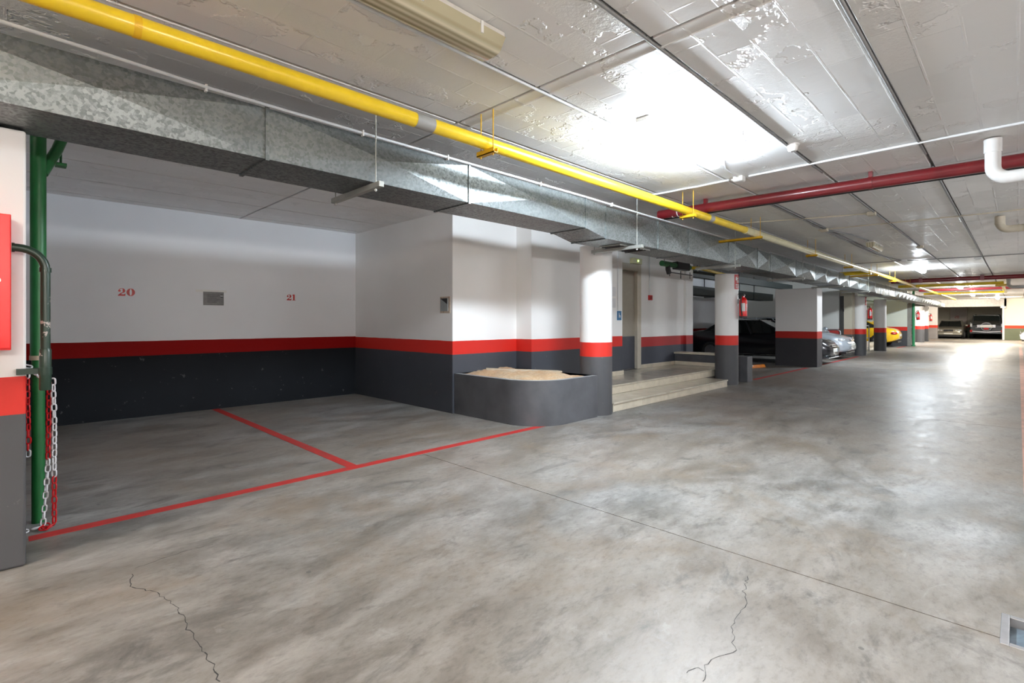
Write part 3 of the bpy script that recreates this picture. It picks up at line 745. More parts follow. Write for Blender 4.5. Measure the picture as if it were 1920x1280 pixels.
# ================================================================== LAMPS
def lamp(x0, x1, y, label, lit=None, strength=0, hw=.066, group='ceiling lamps', drop=0):
    ZT = ZC; ZC_ = ZC-drop
    t0 = thing('fluorescent_lamp', label, 'lamp', ((x0+x1)/2, y, ZC_), group)
    z0 = ZC_-.13
    bw = .35 if drop else .9
    zs = .028 if drop else .036
    MB().box(x0, x1, y-hw*bw, y+hw*bw, ZC_-zs, ZC_-.004).build('body', M_LAMPBODY, t0, bevel=.006)
    if drop:
        for q in (.2, .8): MB().cyl((x0+(x1-x0)*q, y, ZC_-.01), (x0+(x1-x0)*q, y, ZT+.002), .006, 8).build('rod', M_STRUT, t0)
    prof = ([(-hw*.4, ZC_-.028)] if drop else [])+[(-hw, ZC_-zs), (-hw, ZC_-.095), (-hw*.8, z0+.008), (-hw*.45, z0), (hw*.45, z0), (hw*.8, z0+.008), (hw, ZC_-.095), (hw, ZC_-zs)]+([(hw*.4, ZC_-.028)] if drop else [])
    n_ = len(prof); e = .03
    vsA = [(x0+ (e if p[1] < ZC_-.09 else .004), y+p[0], p[1]) for p in prof]; vsB = [(x1-(e if p[1] < ZC_-.09 else .004), y+p[0], p[1]) for p in prof]
    mb = MB().add(vsA+vsB, [(i, i+1, n_+i+1, n_+i) for i in range(n_-1)]+[tuple(range(n_-1,-1,-1)), tuple(range(n_, 2*n_))])
    mb.build('diffuser', emit('lamp_glow', lit, strength) if lit else M_DIFF, t0, smooth=None if lit else 50)
    if not lit:
        for q in (.12, .37, .63, .88):
            for sgn in (-1, 1):
                xx = x0+(x1-x0)*q; box(xx-.008, xx+.008, y+sgn*(hw+.004)-.004, y+sgn*(hw+.004)+.004, ZC_-.085, ZC_-.02).build('clip', M_WHITE, t0)
for x0, x1, y, c_, s_, lb, dz in LIT: lamp(x0, x1, y, lb, c_, s_, drop=dz)
lamp(.45, 1.99, 2.13, 'large unlit lamp with yellowed diffuser at the top of the view', hw=.095)
lm = lamp(12.35, 13.35, 2.12, 'small unlit double tube lamp between the two lit ones', hw=.07)

# ================================================================== NEAR LEFT: hose cabinet, pipes, chains
hc = thing('hose_cabinet', 'bright red fire hose cabinet on the near square pillar', 'cabinet', (-.3, 3.8, 1.2))
box(-.62, .020, 3.70, 3.88, 1.20, 1.905).build('body', M_REDC, hc, bevel=.004)
box(-.615, .018, 3.684, 3.698, 1.21, 1.90).build('door', M_REDC, hc, bevel=.003)
MB().cyl((-.03, 3.684, 1.56), (-.03, 3.665, 1.56), .013, 20).build('knob', M_WHITE, hc, smooth=40)
ep = thing('elbow_pipe', 'chipped dark green elbow pipe leaving the hose cabinet and dropping down', 'pipe', (.1, 3.8, 1.0))
path = [(.022, 3.80, 1.745), (.045, 3.80, 1.745)] + [(.045+.11*sin(a), 3.80, 1.635+.11*cos(a)) for a in [pi/2*k/8 for k in range(1, 9)]] + [(.155, 3.80, 1.22), (.155, 3.80, 1.19)]
MB().tube(path, .0215, 20).build('bend', M_WORN, ep, smooth=50)
MB().cyl((.155, 3.80, 1.62), (.155, 3.80, 1.645), .0255, 20).cyl((.022, 3.80, 1.745), (.034, 3.80, 1.745), .0255, 20).build('collar', M_WORN, ep, smooth=40)
MB().lathe([(.023, .97), (.026, .975), (.026, 1.19), (.0215, 1.20)], (.155, 3.80, 0), 20).build('lower_sleeve', M_WORN, ep, smooth=40)
MB().box(.04, .155, 3.815, 3.879, 1.06, 1.09).cyl((.155, 3.80, 1.055), (.155, 3.80, 1.095), .029, 16).build('pipe_bracket', M_WORN, ep)
gp = thing('green_standpipe', 'dark green vertical pipe rising from the floor behind the near pillar', 'pipe', (.16, 4.66, 0))
gx, gy = .155, 4.66
MB().cyl((gx, gy, 0), (gx, gy, 1.10), .034, 24).build('lower_pipe', M_GREEN, gp, smooth=40)
MB().cyl((gx, gy, 1.10), (gx, gy, ZC), .0415, 24).build('upper_pipe', M_GREEN, gp, smooth=40)
MB().cyl((gx, gy, 1.09), (gx, gy, 1.12), .045, 24).build('collar', M_WOOD, gp, smooth=40)
MB().tube([(gx+.02, gy+.01, 2.35), (gx+.10, gy+.10, 2.55), (gx+.22, gy+.25, 2.95)], .032, 16).build('branch_pipe', M_GREEN, gp, smooth=40)
MB().box(gx+.09, gx+.15, gy+.08, gy+.16, 2.44, 2.46).cyl((gx+.12, gy+.12, 2.44), (gx+.12, gy+.12, 2.60), .007, 8).build('valve_handle', M_GREEN, gp)
MB().tube([(gx-.10, gy+.03, 2.0), (gx-.10, gy+.03, 2.9)], .014, 10).build('side_pipe', M_GREEN, gp, smooth=40)

def link_mesh(mat, L=.056, W=.034, r=.0052):
    mb = MB(); P = []
    a = W/2-r; h = L/2-W/2
    for k in range(6): t0 = pi*k/5; P.append((a*cos(t0), 0, h+a*sin(t0)))
    for k in range(6): t0 = pi+pi*k/5; P.append((a*cos(t0), 0, -h+a*sin(t0)))
    mb.tube(P, r, 6, closed=True); return mb.mesh('link', smooth=60, mat=mat)
LK = {'w': link_mesh(M_CHW), 'r': link_mesh(M_CHR)}
def chain(name_label, paths):
    ch = thing('plastic_chain', name_label, 'chain', paths[0][0][0], 'barrier chains by the near pillar')
    base = Vector(paths[0][0][0])
    for pts, cols in paths:
        P = [Vector(p) for p in pts]; seg = [(P[i+1]-P[i]).length for i in range(len(P)-1)]; tot = sum(seg)
        n_ = int(tot/.042)
        for k in range(n_):
            s_ = (k+.5)*tot/n_; i = 0; q = s_
            while i < len(seg)-1 and q > seg[i]: q -= seg[i]; i += 1
            p = P[i].lerp(P[i+1], min(1, q/seg[i])); d = (P[i+1]-P[i]).normalized()
            fr_ = s_/tot; col = cols[min(len(cols)-1, int(fr_*len(cols)))]
            o = bpy.data.objects.new('link', LK[col]); COL.objects.link(o); o.parent = ch
            o.location = p-base
            rot = d.to_track_quat('Z', 'Y').to_matrix().to_4x4() @ Matrix.Rotation(radians(40+90*(k % 2))+random.uniform(-.2,.2), 4, 'Z')
            o.rotation_euler = rot.to_euler()
chain('red and white plastic chain bundled on the pillar side of the green pipe', [
    ([(.075, 4.57, 1.03), (.082, 4.555, .86), (.078, 4.56, .55), (.082, 4.56, .46)], 'wwrrrrrrrrw'),
    ([(.10, 4.575, 1.02), (.100, 4.545, .85), (.104, 4.545, .62), (.102, 4.55, .47)], 'wrrrrrrrw'),
    ([(.078, 4.60, 1.06), (.11, 4.59, 1.05), (.15, 4.575, .99), (.19, 4.57, .97)], 'w')])
chain('long red and white plastic chain hanging to the floor beside the green pipe', [
    ([(.222, 4.54, .97), (.228, 4.51, .70), (.226, 4.49, .42), (.225, 4.46, .03)], 'wwwwwwwwrrrr'),
    ([(.205, 4.56, .95), (.200, 4.52, .70), (.196, 4.50, .40), (.17, 4.46, .03)], 'rrrrrrwwwww'),
    ([(.17, 4.46, .022), (.10, 4.47, .016), (.06, 4.44, .016)], 'w'),
    ([(.225, 4.46, .022), (.19, 4.43, .016), (.16, 4.44, .018), (.20, 4.47, .03)], 'r')])

# ================================================================== SIGNS & SMALL WALL THINGS
sg = thing('wall_sign', 'small dark grey metal notice between the painted numbers on the back wall', 'sign', (2.24, YB, 1.7))
sx0, sx1, sz0, sz1 = 2.12, 2.40, 1.595, 1.80
box(sx0, sx1, YB-.008, YB-.001, sz0, sz1).build('plate', M_SIGNG, sg, bevel=.001)
mb = MB()
for k in range(6):
    zz = sz1-.05-k*.022; mb.box(sx0+.05, sx1-.06-.02*((k*7) % 3), YB-.010, YB-.0085, zz, zz+.006)
mb.build('text_lines', M_INK, sg)
MB().cyl((sx1-.03, YB-.008, sz1-.06), (sx1-.03, YB-.0105, sz1-.06), .024, 20).build('round_emblem', M_INK, sg)
box(sx1-.05, sx1-.01, YB-.012, YB-.0108, sz1-.064, sz1-.056).build('emblem_bar', M_WHITE, sg)
box(sx0-.10, sx1+.04, YB-.003, YB-.0005, sz1-.01, sz1+.03).build('plaster_smear', M_WHITE, sg)
wb = thing('wall_box', 'square cover plate set in chipped plaster on the side of the service core', 'box', (4.62, 6.05, 1.6))
box(4.612, 4.619, 5.90, 6.14, 1.47, 1.715).build('plaster_surround', M_MORTAR, wb)
box(4.600, 4.611, 5.94, 6.12, 1.50, 1.69).build('cover', M_PGREY, wb, bevel=.003)
MB().add([(4.599,6.12,1.69),(4.599,5.95,1.69),(4.599,5.95,1.60)], [(0,1,2)]).build('open_corner', M_BLK, wb)

cp = thing('call_point', 'small red fire call point on the lobby wall with a white conduit above', 'alarm', (10.38, 5.95, 1.88))
box(10.32, 10.44, 5.90, 5.949, 1.83, 1.94).build('housing', M_REDD, cp, bevel=.005)
box(10.345, 10.415, 5.895, 5.901, 1.855, 1.915).build('press_plate', plain('dark_red', (.2, .01, .01), .4), cp)
MB().cyl((10.36, 5.935, 1.94), (10.36, 5.935, ZC), .011, 10).build('conduit', M_CABLE, cp, smooth=40)
ex = thing('emergency_light', 'small cream emergency light with a green glow above the lobby door', 'light', (9.72, 5.9, 2.66))
box(9.55, 9.92, 5.86, 5.949, 2.60, 2.72).build('housing', plain('emergency_light_housing', (.62, .60, .36), .4), ex, bevel=.01)
MB().cyl((9.75, 5.862, 2.665), (9.75, 5.85, 2.665), .018, 14).build('led', M_EXIT, ex)
sw = thing('blue_sign', 'small blue notice plate on the white wall left of the lobby door', 'sign', (8.46, 5.5, 1.45))
box(8.39, 8.53, 5.497, 5.508, 1.37, 1.55).build('plate', M_BLUE, sw, bevel=.002)
MB().box(8.44, 8.455, 5.494, 5.4965, 1.42, 1.51).box(8.455, 8.49, 5.494, 5.4965, 1.45, 1.465).box(8.475, 8.49, 5.494, 5.4965, 1.42, 1.465).build('pictogram', M_WHITE, sw)
MB().cyl((8.40, 5.495, 1.56), (8.40, 5.495, ZC), .010, 8).build('conduit', M_CABLE, sw, smooth=40)
for k, (z_, lb) in enumerate(((1.92, 'upper white paper notice beside the first round column on the lobby wall'), (1.70, 'lower white paper notice beside the first round column on the lobby wall'))):
    tag(box(8.14, 8.34, 5.505, 5.5095, z_-.09, z_+.09).build('paper_notice', M_PAPER), lb, 'notice', 'paper notices')
vv = thing('valve_assembly', 'dark green valve and pipe assembly hanging under the ceiling by the lobby', 'valve', (9.8, 4.9, 2.55))
MB().tube([(9.2, 5.0, 2.50), (10.4, 5.0, 2.50)], .055, 16).build('pipe_run', M_GREEN, vv, smooth=50)
MB().tube([(9.45, 5.0, 2.50), (9.45, 5.0, 2.40), (9.5, 5.0, 2.32)], .05, 14).build('elbow', M_BLACKP, vv, smooth=50)
MB().box(9.75, 10.3, 4.93, 5.07, 2.42, 2.58).build('valve_body', M_BLACKP, vv, bevel=.02)
MB().box(9.5, 10.45, 4.96, 5.0, 2.33, 2.345).cyl((9.52, 5, 2.26), (9.52, 5, 2.40), .008, 8).cyl((10.0, 5, 2.24), (10.0, 5, 2.40), .008, 8).cyl((10.42, 5, 2.26), (10.42, 5, 2.40), .008, 8).build('support', M_BLACKP, vv)
for xx in (9.3, 10.35): MB().cyl((xx, 5.0, 2.5), (xx, 5.0, ZC), .006, 8).build('rod', M_BLACKP, vv)
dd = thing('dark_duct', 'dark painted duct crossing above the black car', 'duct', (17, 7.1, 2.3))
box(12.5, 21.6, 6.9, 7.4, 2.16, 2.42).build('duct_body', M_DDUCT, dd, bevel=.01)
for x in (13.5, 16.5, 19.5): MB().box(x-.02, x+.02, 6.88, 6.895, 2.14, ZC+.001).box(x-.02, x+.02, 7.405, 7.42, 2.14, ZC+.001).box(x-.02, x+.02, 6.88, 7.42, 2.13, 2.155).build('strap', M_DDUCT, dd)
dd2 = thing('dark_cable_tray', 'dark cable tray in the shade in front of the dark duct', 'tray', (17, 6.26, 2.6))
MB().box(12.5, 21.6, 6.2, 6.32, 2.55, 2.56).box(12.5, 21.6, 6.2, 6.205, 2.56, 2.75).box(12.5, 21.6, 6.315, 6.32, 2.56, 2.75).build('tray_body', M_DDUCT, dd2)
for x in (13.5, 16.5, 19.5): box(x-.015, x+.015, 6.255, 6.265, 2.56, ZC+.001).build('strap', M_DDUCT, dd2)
yb = tag(MB().cyl((12.45, 5.75, 2.70), (15.5, 6.1, 2.70), .04, 12).cyl((12.3, 5.84, 2.70), (12.45, 5.75, 2.70), .04, 12).build('yellow_stub_pipe', M_YEL, smooth=40), 'short yellow pipe glimpsed in the dark bay behind the second round column', 'pipe')
og = thing('wheel_stop', 'orange plastic wheel stop on the floor behind the low wall', 'wheel stop', (15.3, 5.4, 0))
MB().hexa([(14.6,5.52,0.001),(15.75,5.22,0.001),(15.80,5.36,0.001),(14.65,5.66,0.001)], [(14.62,5.56,.09),(15.73,5.26,.09),(15.76,5.32,.09),(14.66,5.62,.09)]).build('body', M_ORANGE, og, bevel=.01)
MB().hexa([(15.0,5.40,.06),(15.15,5.36,.06),(15.17,5.42,.06),(15.02,5.46,.06)], [(15.0,5.43,.093),(15.15,5.39,.093),(15.17,5.42,.093),(15.02,5.46,.093)]).build('reflector', M_WHITE, og)
kb = tag(box(12.5, 16.7, 6.3, 6.5, 0, .13).build('kerb', M_TILE2, bevel=.01), 'pale kerb on the floor beside the black car', 'kerb')

# ------------------------------------------------ extinguishers
def extinguisher(x, y, z, ang, label, s=1.0):
    t0 = thing('fire_extinguisher', label, 'extinguisher', (x, y, z), 'wall mounted fire extinguishers', rz=ang)
    L = dict(local=True)
    MB().lathe([(.060, 0), (.075, .004), (.077, .02), (.077, .36), (.066, .40), (.040, .43), (.026, .44), (.026, .455)], n=24).build('cylinder', M_REDC, t0, smooth=35, **L)
    MB().lathe([(.076, -.004), (.080, .0), (.080, .035), (.0775, .037)], n=24).build('base_ring', M_BLK, t0, smooth=40, **L)
    n_ = 14; R = .0778
    vsl = [(R*cos(a), R*sin(a), z_) for z_ in (.14, .31) for a in [radians(-195+62*k/n_) for k in range(n_+1)]]
    MB().add(vsl, [(i, i+1, n_+2+i, n_+1+i) for i in range(n_)]).build('label_band', M_WHITE, t0, **L)
    mb = MB()
    for zi in (.29, .262, .235, .20, .17): 
        R2 = .0784; v4 = [(R2*cos(a), R2*sin(a), z_) for z_ in (zi-.014, zi) for a in [radians(-122+45*k/6) for k in range(7)]]
        mb.add(v4, [(i, i+1, 8+i, 7+i) for i in range(6)])
    mb.build('instruction_lines', M_WHITE, t0, **L)
    MB().lathe([(.022, .455), (.022, .49), (.014, .50)], n=14).box(-.012, .012, -.02, .11, .495, .507).box(-.012, .012, -.02, .10, .520, .528).build('valve', M_BLK, t0, **L)
    MB().lathe([(.018, 0), (.018, .012)], (0.0, -.035, .475), 14, axis='y').build('gauge', M_CHROME, t0, **L)
    MB().tube([(-.02, 0, .475), (-.085, 0, .47), (-.118, 0, .40), (-.125, 0, .28), (-.112, 0, .16), (-.098, -.01, .09), (-.09, -.01, .05)], .0115, 10).build('hose', M_BLK, t0, smooth=50, **L)
    MB().box(-.02, .02, .075, .115, .30, .40).box(-.03, .03, .108, .115, .25, .45).build('bracket', M_STEEL, t0, **L)
    return t0
A45 = radians(-45)
# stand-off from a column centre along the direction that faces the corridor's far side
def side(x, y, o): return (x+o*.7071, y-o*.7071)
extinguisher(11.02, 4.11, 1.42, 0, 'red extinguisher on the second round column, nearest of the extinguishers')
extinguisher(23.95, 4.11, 1.42, 0, 'red extinguisher on the round column beside the silver car')
extinguisher(34.80, 3.82, 1.42, radians(-45), 'red extinguisher in front of the green pipe')
extinguisher(44.05, 4.17, 1.36, radians(0), 'red extinguisher on the flat pillar behind the far round column')
# curved sign plates on the columns
def curved_sign(cx, cy, R, a0, a1, z0, z1, label, rows):
    t0 = thing('extinguisher_sign', label, 'sign', (cx, cy, z0), 'extinguisher signs')
    def patch(a0, a1, z0, z1, R, name, mat):
        n_ = 8; v4 = [(cx+R*cos(radians(a0+(a1-a0)*k/n_)), cy+R*sin(radians(a0+(a1-a0)*k/n_)), z_) for z_ in (z0, z1) for k in range(n_+1)]
        return MB().add(v4, [(i, i+1, n_+2+i, n_+1+i) for i in range(n_)])
    patch(a0, a1, z0, z1, R+.003, '', None).build('plate', M_REDD, t0)
    mb = MB()
    for (f0, f1, g0, g1) in rows:
        q = patch(a0+(a1-a0)*f0, a0+(a1-a0)*f1, z0+(z1-z0)*g0, z0+(z1-z0)*g1, R+.005, '', None); mb.add(q.v, q.f)
    mb.build('white_print', M_WHITE, t0)
rows = [(.30, .45, .42, .80), (.45, .60, .72, .80), (.15, .30, .60, .85), (.55, .75, .45, .62), (.15, .85, .28, .34), (.15, .85, .18, .23), (.15, .85, .09, .13), (.35, .5, .86, .92)]
curved_sign(11.02, 4.46, .235, -118, -62, 2.03, 2.34, 'red extinguisher sign high on the second round column', rows)
curved_sign(23.95, 4.46, .235, -118, -62, 1.98, 2.30, 'red extinguisher sign high on the column beside the silver car', rows)

# green pipe, railings, far
gp2 = thing('green_downpipe', 'bright green vertical pipe standing at the wall end beside the yellow car', 'pipe', (34.75, 3.95, 0))
MB().cyl((34.80, 4.02, 0), (34.80, 4.02, ZC), .062, 16).build('pipe_run', M_GREEN2, gp2, smooth=40)
MB().cyl((34.80, 4.02, 0), (34.80, 4.02, .06), .09, 16).cyl((34.80, 4.02, 1.4), (34.80, 4.02, 1.45), .072, 16).build('collar', M_GREEN2, gp2, smooth=40)
tag(MB().cyl((26.32, 5.0, 2.30), (30.0, 5.0, 2.30), .05, 12).build('green_pipe', M_GREEN, smooth=40), 'dark green horizontal pipe under the duct beside the third round column', 'pipe')
def railing(p0, p1, h, label, z0=0):
    t0 = thing('steel_railing', label, 'railing', (p0[0], p0[1], z0), 'steel stair railings')
    (xa, ya), (xb, yb_) = p0, p1; r = .024
    d = Vector((xb-xa, yb_-ya, 0)); L = d.length; d.normalize(); c_ = .12
    P = [Vector((xa, ya, z0)), Vector((xa, ya, z0+h-c_))]
    P += [Vector((xa, ya, z0+h-c_)) + d*c_*(1-cos(a)) + Vector((0,0,c_*sin(a))) for a in [pi/2*k/6 for k in range(1, 7)]]
    P += [Vector((xb, yb_, z0+h-c_)) - d*c_*(1-sin(a)) + Vector((0,0,c_*cos(a))) for a in [pi/2*k/6 for k in range(0, 7)]]
    P += [Vector((xb, yb_, z0))]
    MB().tube(P, r, 12).build('handrail', M_STEEL, t0, smooth=50)
    MB().tube([(xa, ya, z0+h*.52), (xb, yb_, z0+h*.52)], r*.8, 10).build('mid_rail', M_STEEL, t0, smooth=50)
    for p in ((xa, ya), (xb, yb_)): MB().lathe([(.05, 0), (.05, .008)], (p[0], p[1], z0), 14).build('foot_plate', M_STEEL, t0)
railing((22.75, 4.85), (22.75, 6.9), 1.02, 'steel railing behind the silver car')
railing((27.75, 4.80), (26.6, 4.80), 1.15, 'steel railing on the far steps beside the third round column')
railing((39.9, 4.55), (38.2, 4.55), 1.0, 'steel railing at the bright far lobby')
# door frame on the second lobby block
struct(box(23.12, 23.64, 4.55, 4.949, 0, 2.9).build('wall_second_lobby_fin', banded('banded_cream_fin', dark=(.10, .10, .09), white=(.62, .58, .46), red=(.5, .12, .06)), bevel=.01))
d2 = struct(box(23.07, 23.115, 4.81, 4.93, 0, 2.33).build('door_2', plain('dark_doorway_leaf', (.06, .06, .055), .5)))
MB().box(23.03, 23.07, 4.79, 4.83, 1.72, 1.82).build('door_handle', M_BLK, d2)
# number on the far recess wall
mb = MB(); 
def far_digits(y, z, h):
    for k, segs in enumerate(((0,1,3,4,6), (0,1,2,4,5,6))):
        yy = y-k*h*.75
        S = {0:(0,.55,.9,1), 1:(.42,.55,.5,1), 2:(0,.13,.5,1), 3:(0,.55,.45,.55), 4:(0,.13,0,.5), 5:(.42,.55,0,.5), 6:(0,.55,0,.1)}
        for s_ in segs:
            a0, a1, b0, b1 = S[s_]; mb.box(56.888, 56.898, yy-a1*h, yy-a0*h, z+b0*h, z+b1*h)
far_digits(3.80, 1.60, .20)
tag(mb.build('painted_number', M_REDD), 'faded red painted number on the pier above the beige saloon', 'number', 'far painted number')

# ================================================================== CARS
def lerpk(keys, x):
    if x <= keys[0][0]: return keys[0][1]
    for (a, va), (b, vb) in zip(keys[:-1], keys[1:]):
        if x <= b:
            t0 = (x-a)/(b-a); return va+(vb-va)*t0
    return keys[-1][1]
def smoothk(keys, x, e=.06): return (lerpk(keys, x-e)+lerpk(keys, x)*2+lerpk(keys, x+e))/4
def make_car(label, loc, rz, paint, P, group='parked cars'):
    t0 = thing('car', label, 'car', loc, group, rz)
    L, W = P['L'], P['W']; hx_ = L/2; kw = dict(local=True)
    top, bot, wid = P['top'], P['bot'], P['wid']
    # body shell lofted along x (front = +x)
    st_ = [-hx_+L*k/56 for k in range(57)]
    ring = []
    for x in st_:
        hw = smoothk(wid, x)*W/2; zt = smoothk(top, x); zb = smoothk(bot, x)
        h = zt-zb
        half = [(0, zb), (hw*.80, zb), (hw*.95, zb+.04), (hw*.985, zb+h*.25), (hw, zb+h*.5), (hw*.985, zb+h*.72), (hw*.94, zb+h*.9), (hw*.84, zt-.008), (hw*.5, zt+.012), (0, zt+.018)]
        ring.append([(x, y, z) for y, z in half] + [(x, -y, z) for y, z in half[-2:0:-1]])
    n_ = len(ring[0]); mb = MB()
    mb.add([p for R in ring for p in R], [(i*n_+j, i*n_+(j+1) % n_, (i+1)*n_+(j+1) % n_, (i+1)*n_+j) for i in range(56) for j in range(n_)]+[tuple(range(n_-1,-1,-1)), tuple(range(56*n_, 57*n_))])
    mb.build('body', paint, t0, smooth=48, **kw)
    # greenhouse
    g = P['cabin']    # rear base x, rear roof x, front roof x, front base x, roof z, base z, roof half-width factor
    xr, xrr, xfr, xf, zr, zbs, rf = g
    hb, hr = W/2*.90, W/2*rf
    def quadp(x, hw, z): return [(x, hw, z), (x, -hw, z)]
    zc = zr-.02
    V = [(xr, hb*.92, zbs), (xf, hb*.92, zbs), (xfr, hr, zc), (xrr, hr, zc), ((xr+xf)/2, hb, zbs), ((xrr+xfr)/2, hr*1.02, zc+.012)]
    V = V+[(x, -y, z) for x, y, z in V]
    F = [(0,4,5,3),(4,1,2,5),(6,9,11,10),(10,11,8,7),(1,7,8,2),(0,3,9,6),(3,5,11,9),(5,2,8,11),(0,6,10,4),(4,10,7,1)]
    MB().add(V, F).build('windows', M_CGLASS, t0, bevel=.02, **kw)
    # roof skin
    nx, ny = 10, 8; vs_ = []
    for i in range(nx+1):
        for j in range(ny+1):
            u = i/nx; v = j/ny*2-1; x = xrr-.04+(xfr-xrr+.08)*u
            vs_.append((x, v*hr*1.03, zr+.02*(1-v*v)-.035*(abs(2*u-1)**3)-.02*abs(v)**4))
    k_ = len(vs_); vs2 = [(x, y, z-.035) for x, y, z in vs_]
    idx = lambda i, j: i*(ny+1)+j
    F = [(idx(i,j), idx(i+1,j), idx(i+1,j+1), idx(i,j+1)) for i in range(nx) for j in range(ny)]
    F += [tuple(q+k_ for q in f) for f in F]
    edge = [idx(i,0) for i in range(nx+1)]+[idx(nx,j) for j in range(1,ny+1)]+[idx(i,ny) for i in range(nx-1,-1,-1)]+[idx(0,j) for j in range(ny-1,0,-1)]
    F += [(edge[q], edge[(q+1) % len(edge)], edge[(q+1) % len(edge)]+k_, edge[q]+k_) for q in range(len(edge))]
    MB().add(vs_+vs2, F).build('roof', paint, t0, smooth=40, **kw)
    for s in (1, -1):
        pil = [((xf, s*hb*.93, zbs-.02), (xfr, s*hr, zc+.01), .03), ((xr, s*hb*.93, zbs-.02), (xrr, s*hr, zc+.01), .045)]
        for q in P.get('pillars', [.5]):
            xb_ = xr+(xf-xr)*q; xt_ = xrr+(xfr-xrr)*q
            pil.append(((xb_, s*hb*.99, zbs-.02), (xt_, s*hr*1.02, zc+.01), .028))
        for a0, a1, rr in pil: MB().tube([a0, a1], [rr, rr*.8], 8).build('window_pillar', paint, t0, smooth=50, **kw)
    # wheels
    wr = P['wr']
    for x in P['axles']:
        for s in (1, -1):
            y = s*(W/2-.10)
            MB().lathe([(wr*1.12, 0), (wr*1.12, .012)], (x, s*(W/2-.02), wr), 28, 'y').build('wheel_arch', M_BLK, t0, **kw) if P.get('arch', True) else None
            wh = MB().lathe([(wr*.62, -.10), (wr*.9, -.105), (wr, -.07), (wr, .07), (wr*.9, .105), (wr*.62, .10)], (x, s*(W/2-.075), wr), 28, 'y').build('wheel', M_RUBBER, t0, smooth=40, **kw)
            mb = MB().lathe([(wr*.66, -.015), (wr*.66, .0), (wr*.58, .012), (wr*.56, -.01)], (x, s*(W/2+.028), wr), 24, 'y').lathe([(wr*.16, -.02), (wr*.16, .012)], (x, s*(W/2+.022), wr), 12, 'y')
            for q in range(5):
                a = 2*pi*q/5+.3; c1, s1 = cos(a), sin(a)
                yy = s*(W/2+.028)
                p = [(x+c1*.1*wr-s1*.09*wr, wr+s1*.1*wr+c1*.09*wr), (x+c1*.6*wr-s1*.07*wr, wr+s1*.6*wr+c1*.07*wr), (x+c1*.6*wr+s1*.07*wr, wr+s1*.6*wr-c1*.07*wr), (x+c1*.1*wr+s1*.09*wr, wr+s1*.1*wr-c1*.09*wr)]
                mb.hexa([(u, yy-.01, v) for u, v in p], [(u, yy+.006, v) for u, v in p])
            mb.build('rim', M_RIMM, wh, **kw)
    # mirrors
    for s in (1, -1):
        mx = xf-.18 if 'mx' not in P else P['mx']
        MB().lathe([(.02, -.09), (.075, -.06), (.085, 0), (.07, .07), (.02, .09)], (mx, s*(W/2+.10), zbs+.10), 12, 'y').build('mirror', P.get('mirror', paint), t0, smooth=50, **kw)
        MB().tube([(mx, s*(W/2*.9), zbs+.04), (mx, s*(W/2+.08), zbs+.07)], .02, 8).build('mirror_arm', M_BLK, t0, **kw)
    for nm, mat, shapes in P['extra']:
        for a0 in shapes:
            if a0[0] == 'box': MB().box(*a0[1:]).build(nm, mat, t0, bevel=.012, **kw)
            elif a0[0] == 'sph':
                _, cx, cy, cz, rx, ry, rz_ = a0; n2 = 14; prof = [(max(.001, cos(pi*k/8-pi/2)), sin(pi*k/8-pi/2)) for k in range(9)]
                q = MB().lathe(prof, n=n2); q.v = [(cx+x*rx, cy+y*ry, cz+z*rz_) for x, y, z in q.v]; q.build(nm, mat, t0, smooth=60, **kw)
            elif a0[0] == 'hex': MB().hexa(a0[1], a0[2]).build(nm, mat, t0, bevel=.008, **kw)
            elif a0[0] == 'lat': MB().lathe(a0[1], a0[2], 28, a0[3]).build(nm, mat, t0, smooth=40, **kw)
    return t0
def mirror_y(a):
    k = a[0]
    if k == 'box': return ('box', a[1], a[2], -a[4], -a[3], a[5], a[6])
    if k == 'sph': return ('sph', a[1], a[2], a[3], a[4], a[5], a[6]) if False else ('sph', a[1], -a[2], a[3], a[4], a[5], a[6])
    if k == 'hex': return ('hex', [(x, -y, z) for x, y, z in a[1]], [(x, -y, z) for x, y, z in a[2]])
def both(a): return [a, mirror_y(a)]

SEDAN = dict(L=4.55, W=1.76, wr=.315, axles=(-1.33, 1.37),
    top=[(-2.28, .62), (-2.22, .86), (-2.05, 1.00), (-1.45, 1.03), (0, .95), (.9, .95), (1.6, .86), (2.05, .74), (2.2, .64), (2.28, .50)],
    bot=[(-2.28, .42), (-2.2, .30), (-1.8, .22), (1.8, .20), (2.15, .20), (2.28, .30)],
    wid=[(-2.28, .72), (-2.18, .86), (-1.9, .96), (-1.2, 1.0), (1.2, 1.0), (1.85, .95), (2.12, .84), (2.28, .62)],
    cabin=(-1.72, -.98, .20, 1.10, 1.40, .94, .68), pillars=[.36, .62])
nose = [('headlight', M_HLAMP, both(('sph', 1.96, .60, .63, .16, .15, .06))),
        ('grille', M_BLK, [('box', 2.19, 2.275, -.36, .36, .50, .60)]), ('grille_bar', M_CHROME, [('box', 2.26, 2.29, -.36, .36, .545, .56)]),
        ('lower_intake', M_BLK, [('box', 2.18, 2.27, -.50, .50, .26, .36)]), ('number_plate', M_PLATE, [('box', 2.275, 2.30, -.26, .26, .38, .49)]),
        ('plate_stripe', M_BLUE, [('box', 2.296, 2.304, .215, .26, .38, .49)]),
        ('front_splitter', P_SILVER, [('box', 2.02, 2.26, -.62, .62, .19, .225)])]
tail = [('tail_light', M_TLAMP, both(('sph', -2.10, .66, .80, .14, .14, .09)))]
def with_(base, **kw): d_ = dict(base); d_.update(kw); return d_
R90 = radians(-90)       # nose towards -Y, into the corridor
make_car('black saloon in the dark bay, its nose showing past the broad square pillar', (18.55, 6.38, 0), R90, P_BLACK,
    with_(SEDAN, extra=nose+tail+[('sill_trim', M_CHROME, both(('box', -1.0, 1.0, .865, .885, .24, .262)))], mirror=P_SILVER))
